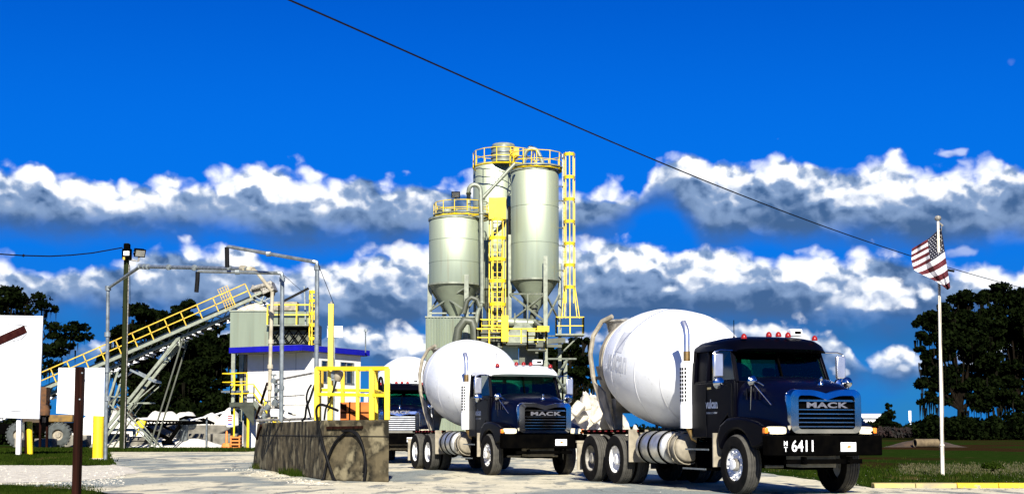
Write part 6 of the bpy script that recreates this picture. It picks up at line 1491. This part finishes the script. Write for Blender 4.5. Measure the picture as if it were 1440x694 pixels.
def tree(name, label, Z, ub, blobs, n, leaf, seed, m='leafd', trunk_r=.45, moss=0, vfork=None, group=None, depth=.8, cat='tree', trunk_m='bark', sub=.42):
    rr = random.Random(seed); base = Vector((P(ub, 600, Z).x, Z, 0)); root = empty(name, base, label, cat, group)
    C = []
    for (u, v, ru, rv) in blobs:
        c = P(u, v, Z); r = Vector((ru * Z / F, ru * Z / F * depth, rv * Z / F)); c.y += rr.uniform(-.5, .5) * r.x; C.append((c, r))
    fork = Vector((base.x + rr.uniform(-.3, .3), Z, P(0, vfork, Z).z if vfork else sum(c.z for c, r in C) / len(C) * .4))
    t = MB(); mid = base.lerp(fork, .5) + Vector((rr.uniform(-.15, .15), 0, 0)) * trunk_r * 3
    t.tube([base + Vector((0, 0, -.1)), base + Vector((0, 0, .5)), mid, fork], [trunk_r * 1.5, trunk_r * 1.1, trunk_r * .95, trunk_r * .85], 12); t.build('trunk', trunk_m, root)
    b = MB()
    for c, r in C:
        m1 = fork.lerp(c, .5) + Vector((0, 0, (c - fork).length * .10)); b.tube([fork, m1, c], [trunk_r * .5, trunk_r * .28, trunk_r * .10], 7)
        for _ in range(3):
            e = c + Vector((rr.uniform(-.8, .8) * r.x, rr.uniform(-.8, .8) * r.y, rr.uniform(-.6, .8) * r.z)); b.tube([m1.lerp(c, .6), m1.lerp(c, .8).lerp(e, .4), e], [trunk_r * .16, trunk_r * .1, trunk_r * .03], 5)
    b.build('limb', trunk_m, root)
    vol = sum(r.x * r.z for c, r in C); L_ = MB()
    for c, r in C:
        k_ = max(8, int(15 * (r.x * r.z / (vol / len(C))) ** .5)); nn = int(n * r.x * r.z / vol)
        for _ in range(k_):
            d = Vector((rr.gauss(0, 1), rr.gauss(0, 1), rr.gauss(0, 1))).normalized() * rr.uniform(.35, 1.02)
            cc = c + Vector((d.x * r.x, d.y * r.y, d.z * r.z)); f = rr.uniform(.6, 1.3) * sub
            leafcloud(L_, cc, (r.x * f, r.y * f, min(r.x, r.z) * f * .75), nn // k_, leaf, rr)
    L_.build('crown', m, root, fix=False, smooth=0)
    if moss:
        q = MB()
        for _ in range(moss):
            c, r = rr.choice(C); a = rr.uniform(0, 6.28); x = c.x + math.cos(a) * r.x * rr.random() ** .5; y = c.y + math.sin(a) * r.y * rr.random() ** .5; z = c.z - r.z * rr.uniform(.2, .95); h = rr.uniform(.6, 2.4) * (Z / 150) ; w_ = rr.uniform(.06, .16) * (Z / 150)
            if z - h < .6: h = max(.2, z - .6)
            dx, dy = math.cos(a) * w_, math.sin(a) * w_
            q.add([(x - dx, y - dy, z), (x + dx, y + dy, z), (x + dx * .5, y + dy * .5, z - h * .6), (x, y, z - h), (x - dx * .6, y - dy * .6, z - h * .55)], [(0, 1, 2, 3, 4)])
        q.build('hanging_moss', 'moss', root, fix=False, smooth=0)
    return root
GT = 'live oaks around the yard'
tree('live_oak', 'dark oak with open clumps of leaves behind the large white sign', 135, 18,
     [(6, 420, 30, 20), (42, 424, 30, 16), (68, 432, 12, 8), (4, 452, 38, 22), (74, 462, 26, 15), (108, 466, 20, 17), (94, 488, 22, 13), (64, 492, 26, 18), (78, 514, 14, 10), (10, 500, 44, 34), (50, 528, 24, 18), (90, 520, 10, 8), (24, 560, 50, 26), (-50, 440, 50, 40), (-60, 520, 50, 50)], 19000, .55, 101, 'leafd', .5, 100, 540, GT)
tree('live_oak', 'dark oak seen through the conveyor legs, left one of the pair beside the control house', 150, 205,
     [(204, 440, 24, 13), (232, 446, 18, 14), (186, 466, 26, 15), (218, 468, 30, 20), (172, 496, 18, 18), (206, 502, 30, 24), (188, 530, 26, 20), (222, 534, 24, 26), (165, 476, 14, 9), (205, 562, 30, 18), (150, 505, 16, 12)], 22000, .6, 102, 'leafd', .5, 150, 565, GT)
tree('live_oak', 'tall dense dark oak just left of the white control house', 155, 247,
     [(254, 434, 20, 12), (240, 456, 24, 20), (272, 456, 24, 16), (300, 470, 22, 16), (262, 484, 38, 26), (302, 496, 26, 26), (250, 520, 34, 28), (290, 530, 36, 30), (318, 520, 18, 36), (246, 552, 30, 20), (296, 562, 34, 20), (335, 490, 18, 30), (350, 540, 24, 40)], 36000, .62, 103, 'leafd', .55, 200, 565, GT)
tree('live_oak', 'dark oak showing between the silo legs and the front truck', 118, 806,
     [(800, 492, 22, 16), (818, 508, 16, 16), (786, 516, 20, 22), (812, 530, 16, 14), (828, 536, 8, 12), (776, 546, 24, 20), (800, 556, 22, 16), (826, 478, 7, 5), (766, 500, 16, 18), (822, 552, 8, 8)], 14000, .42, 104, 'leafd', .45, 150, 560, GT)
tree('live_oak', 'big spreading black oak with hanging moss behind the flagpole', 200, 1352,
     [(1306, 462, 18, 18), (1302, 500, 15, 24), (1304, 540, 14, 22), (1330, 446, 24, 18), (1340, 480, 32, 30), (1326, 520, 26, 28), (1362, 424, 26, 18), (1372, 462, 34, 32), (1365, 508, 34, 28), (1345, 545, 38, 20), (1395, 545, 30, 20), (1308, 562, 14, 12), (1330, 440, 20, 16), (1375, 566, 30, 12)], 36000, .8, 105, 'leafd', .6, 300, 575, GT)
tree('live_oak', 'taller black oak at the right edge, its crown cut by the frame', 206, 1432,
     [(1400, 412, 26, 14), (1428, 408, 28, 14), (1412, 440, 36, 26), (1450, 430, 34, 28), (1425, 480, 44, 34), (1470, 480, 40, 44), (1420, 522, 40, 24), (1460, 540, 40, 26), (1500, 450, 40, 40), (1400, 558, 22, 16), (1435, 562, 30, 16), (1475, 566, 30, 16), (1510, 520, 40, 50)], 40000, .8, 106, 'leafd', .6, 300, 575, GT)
tree('pine_tree', 'small pointed pine far across the field beside the white house', 260, 1249, [(1249, 571, 4, 5), (1250, 581, 8, 7), (1246, 591, 12, 8), (1254, 600, 14, 10)], 2600, .8, 107, 'leaft', .3, 0, 590)
tree('field_bush', 'dark bush with reddish tips right of the slim marker post', 235, 1302, [(1300, 598, 14, 10), (1316, 602, 16, 9)], 2200, .8, 108, 'leaft', .2, 0, 606, cat='bush')
def bush(u, v, ru, rv, Z, seed, label, m='leafd', n=1200, leaf=.12):
    c = Vector((P(u, v, Z).x, Z, 0)); root = empty('bush', c, label, 'bush'); rr = random.Random(seed); q = MB()
    for _ in range(14): 
        leafcloud(q, (c.x + rr.uniform(-.7, .7) * ru * Z / F, Z + rr.uniform(-.5, .5) * ru * Z / F, rv * Z / F * rr.uniform(.2, .8)), (ru * Z / F * .4, ru * Z / F * .4, rv * Z / F * .5), n // 14, leaf, rr)
    q.build('foliage', m, root, fix=False, smooth=0)
    q = MB()
    for i in range(5): q.tube([c, c + Vector((rr.uniform(-.4, .4) * ru * Z / F, rr.uniform(-.3, .3), rv * Z / F * .7))], .012, 5)
    q.build('stem', 'bark', root)
gp = G(1396, 663); bush(1396, 655, 15, 12, gp.y, 5, 'low dark green bush in the grass right of the flagpole', 'grassm', 1500, .07)
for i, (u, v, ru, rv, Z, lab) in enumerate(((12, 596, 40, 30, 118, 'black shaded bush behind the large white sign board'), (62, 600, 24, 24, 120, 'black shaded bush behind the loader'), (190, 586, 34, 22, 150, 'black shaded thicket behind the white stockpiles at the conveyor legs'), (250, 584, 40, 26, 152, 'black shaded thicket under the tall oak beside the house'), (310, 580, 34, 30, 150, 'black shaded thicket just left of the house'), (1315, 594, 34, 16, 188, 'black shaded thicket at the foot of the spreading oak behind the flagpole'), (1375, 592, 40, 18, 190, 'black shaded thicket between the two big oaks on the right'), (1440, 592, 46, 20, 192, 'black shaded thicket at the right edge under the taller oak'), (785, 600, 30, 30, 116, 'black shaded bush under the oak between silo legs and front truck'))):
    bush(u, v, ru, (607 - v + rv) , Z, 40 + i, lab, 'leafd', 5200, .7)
# far wood: one mass along the horizon, and the red-brown brush below it
def woods(name, n, u0, u1, Z0, Z1, vtop, leaf, m, seed, wob=6, dens=(2.2, 1.4)):
    rr = random.Random(seed); q = MB()
    for i in range(n):
        u = rr.uniform(u0, u1); Z = rr.uniform(Z0, Z1); h = P(0, vtop + wob * (math.sin(u * .045 + seed) * .6 + math.sin(u * .13) * .4), Z).z * rr.uniform(.7, 1.08); x = P(u, 600, Z).x
        leafcloud(q, (x, Z, h * .55), (dens[0], dens[0], h * .48), 26, leaf, rr)
    return tag(q.build(name, m, world=False, fix=False, smooth=0), kind='stuff')
woods('far_woods', 420, 1150, 1640, 270, 300, 592, 1.3, 'leaft', 1, 5)
woods('far_woods', 500, -420, 700, 280, 320, 597, 1.4, 'leaft', 2, 5)
woods('undergrowth', 420, 1150, 1640, 252, 262, 600, .9, 'brush', 3, 3, (1.6, 1))
woods('far_woods', 200, 700, 1150, 290, 320, 597, 1.4, 'leaft', 4, 5)
q = MB(); q.bar(P(1330, 609, 240), P(1346, 596, 240), .35); tag(q.build('fallen_trunk', 'concw'), 'pale leaning dead trunk in the brush behind the flagpole', 'trunk')
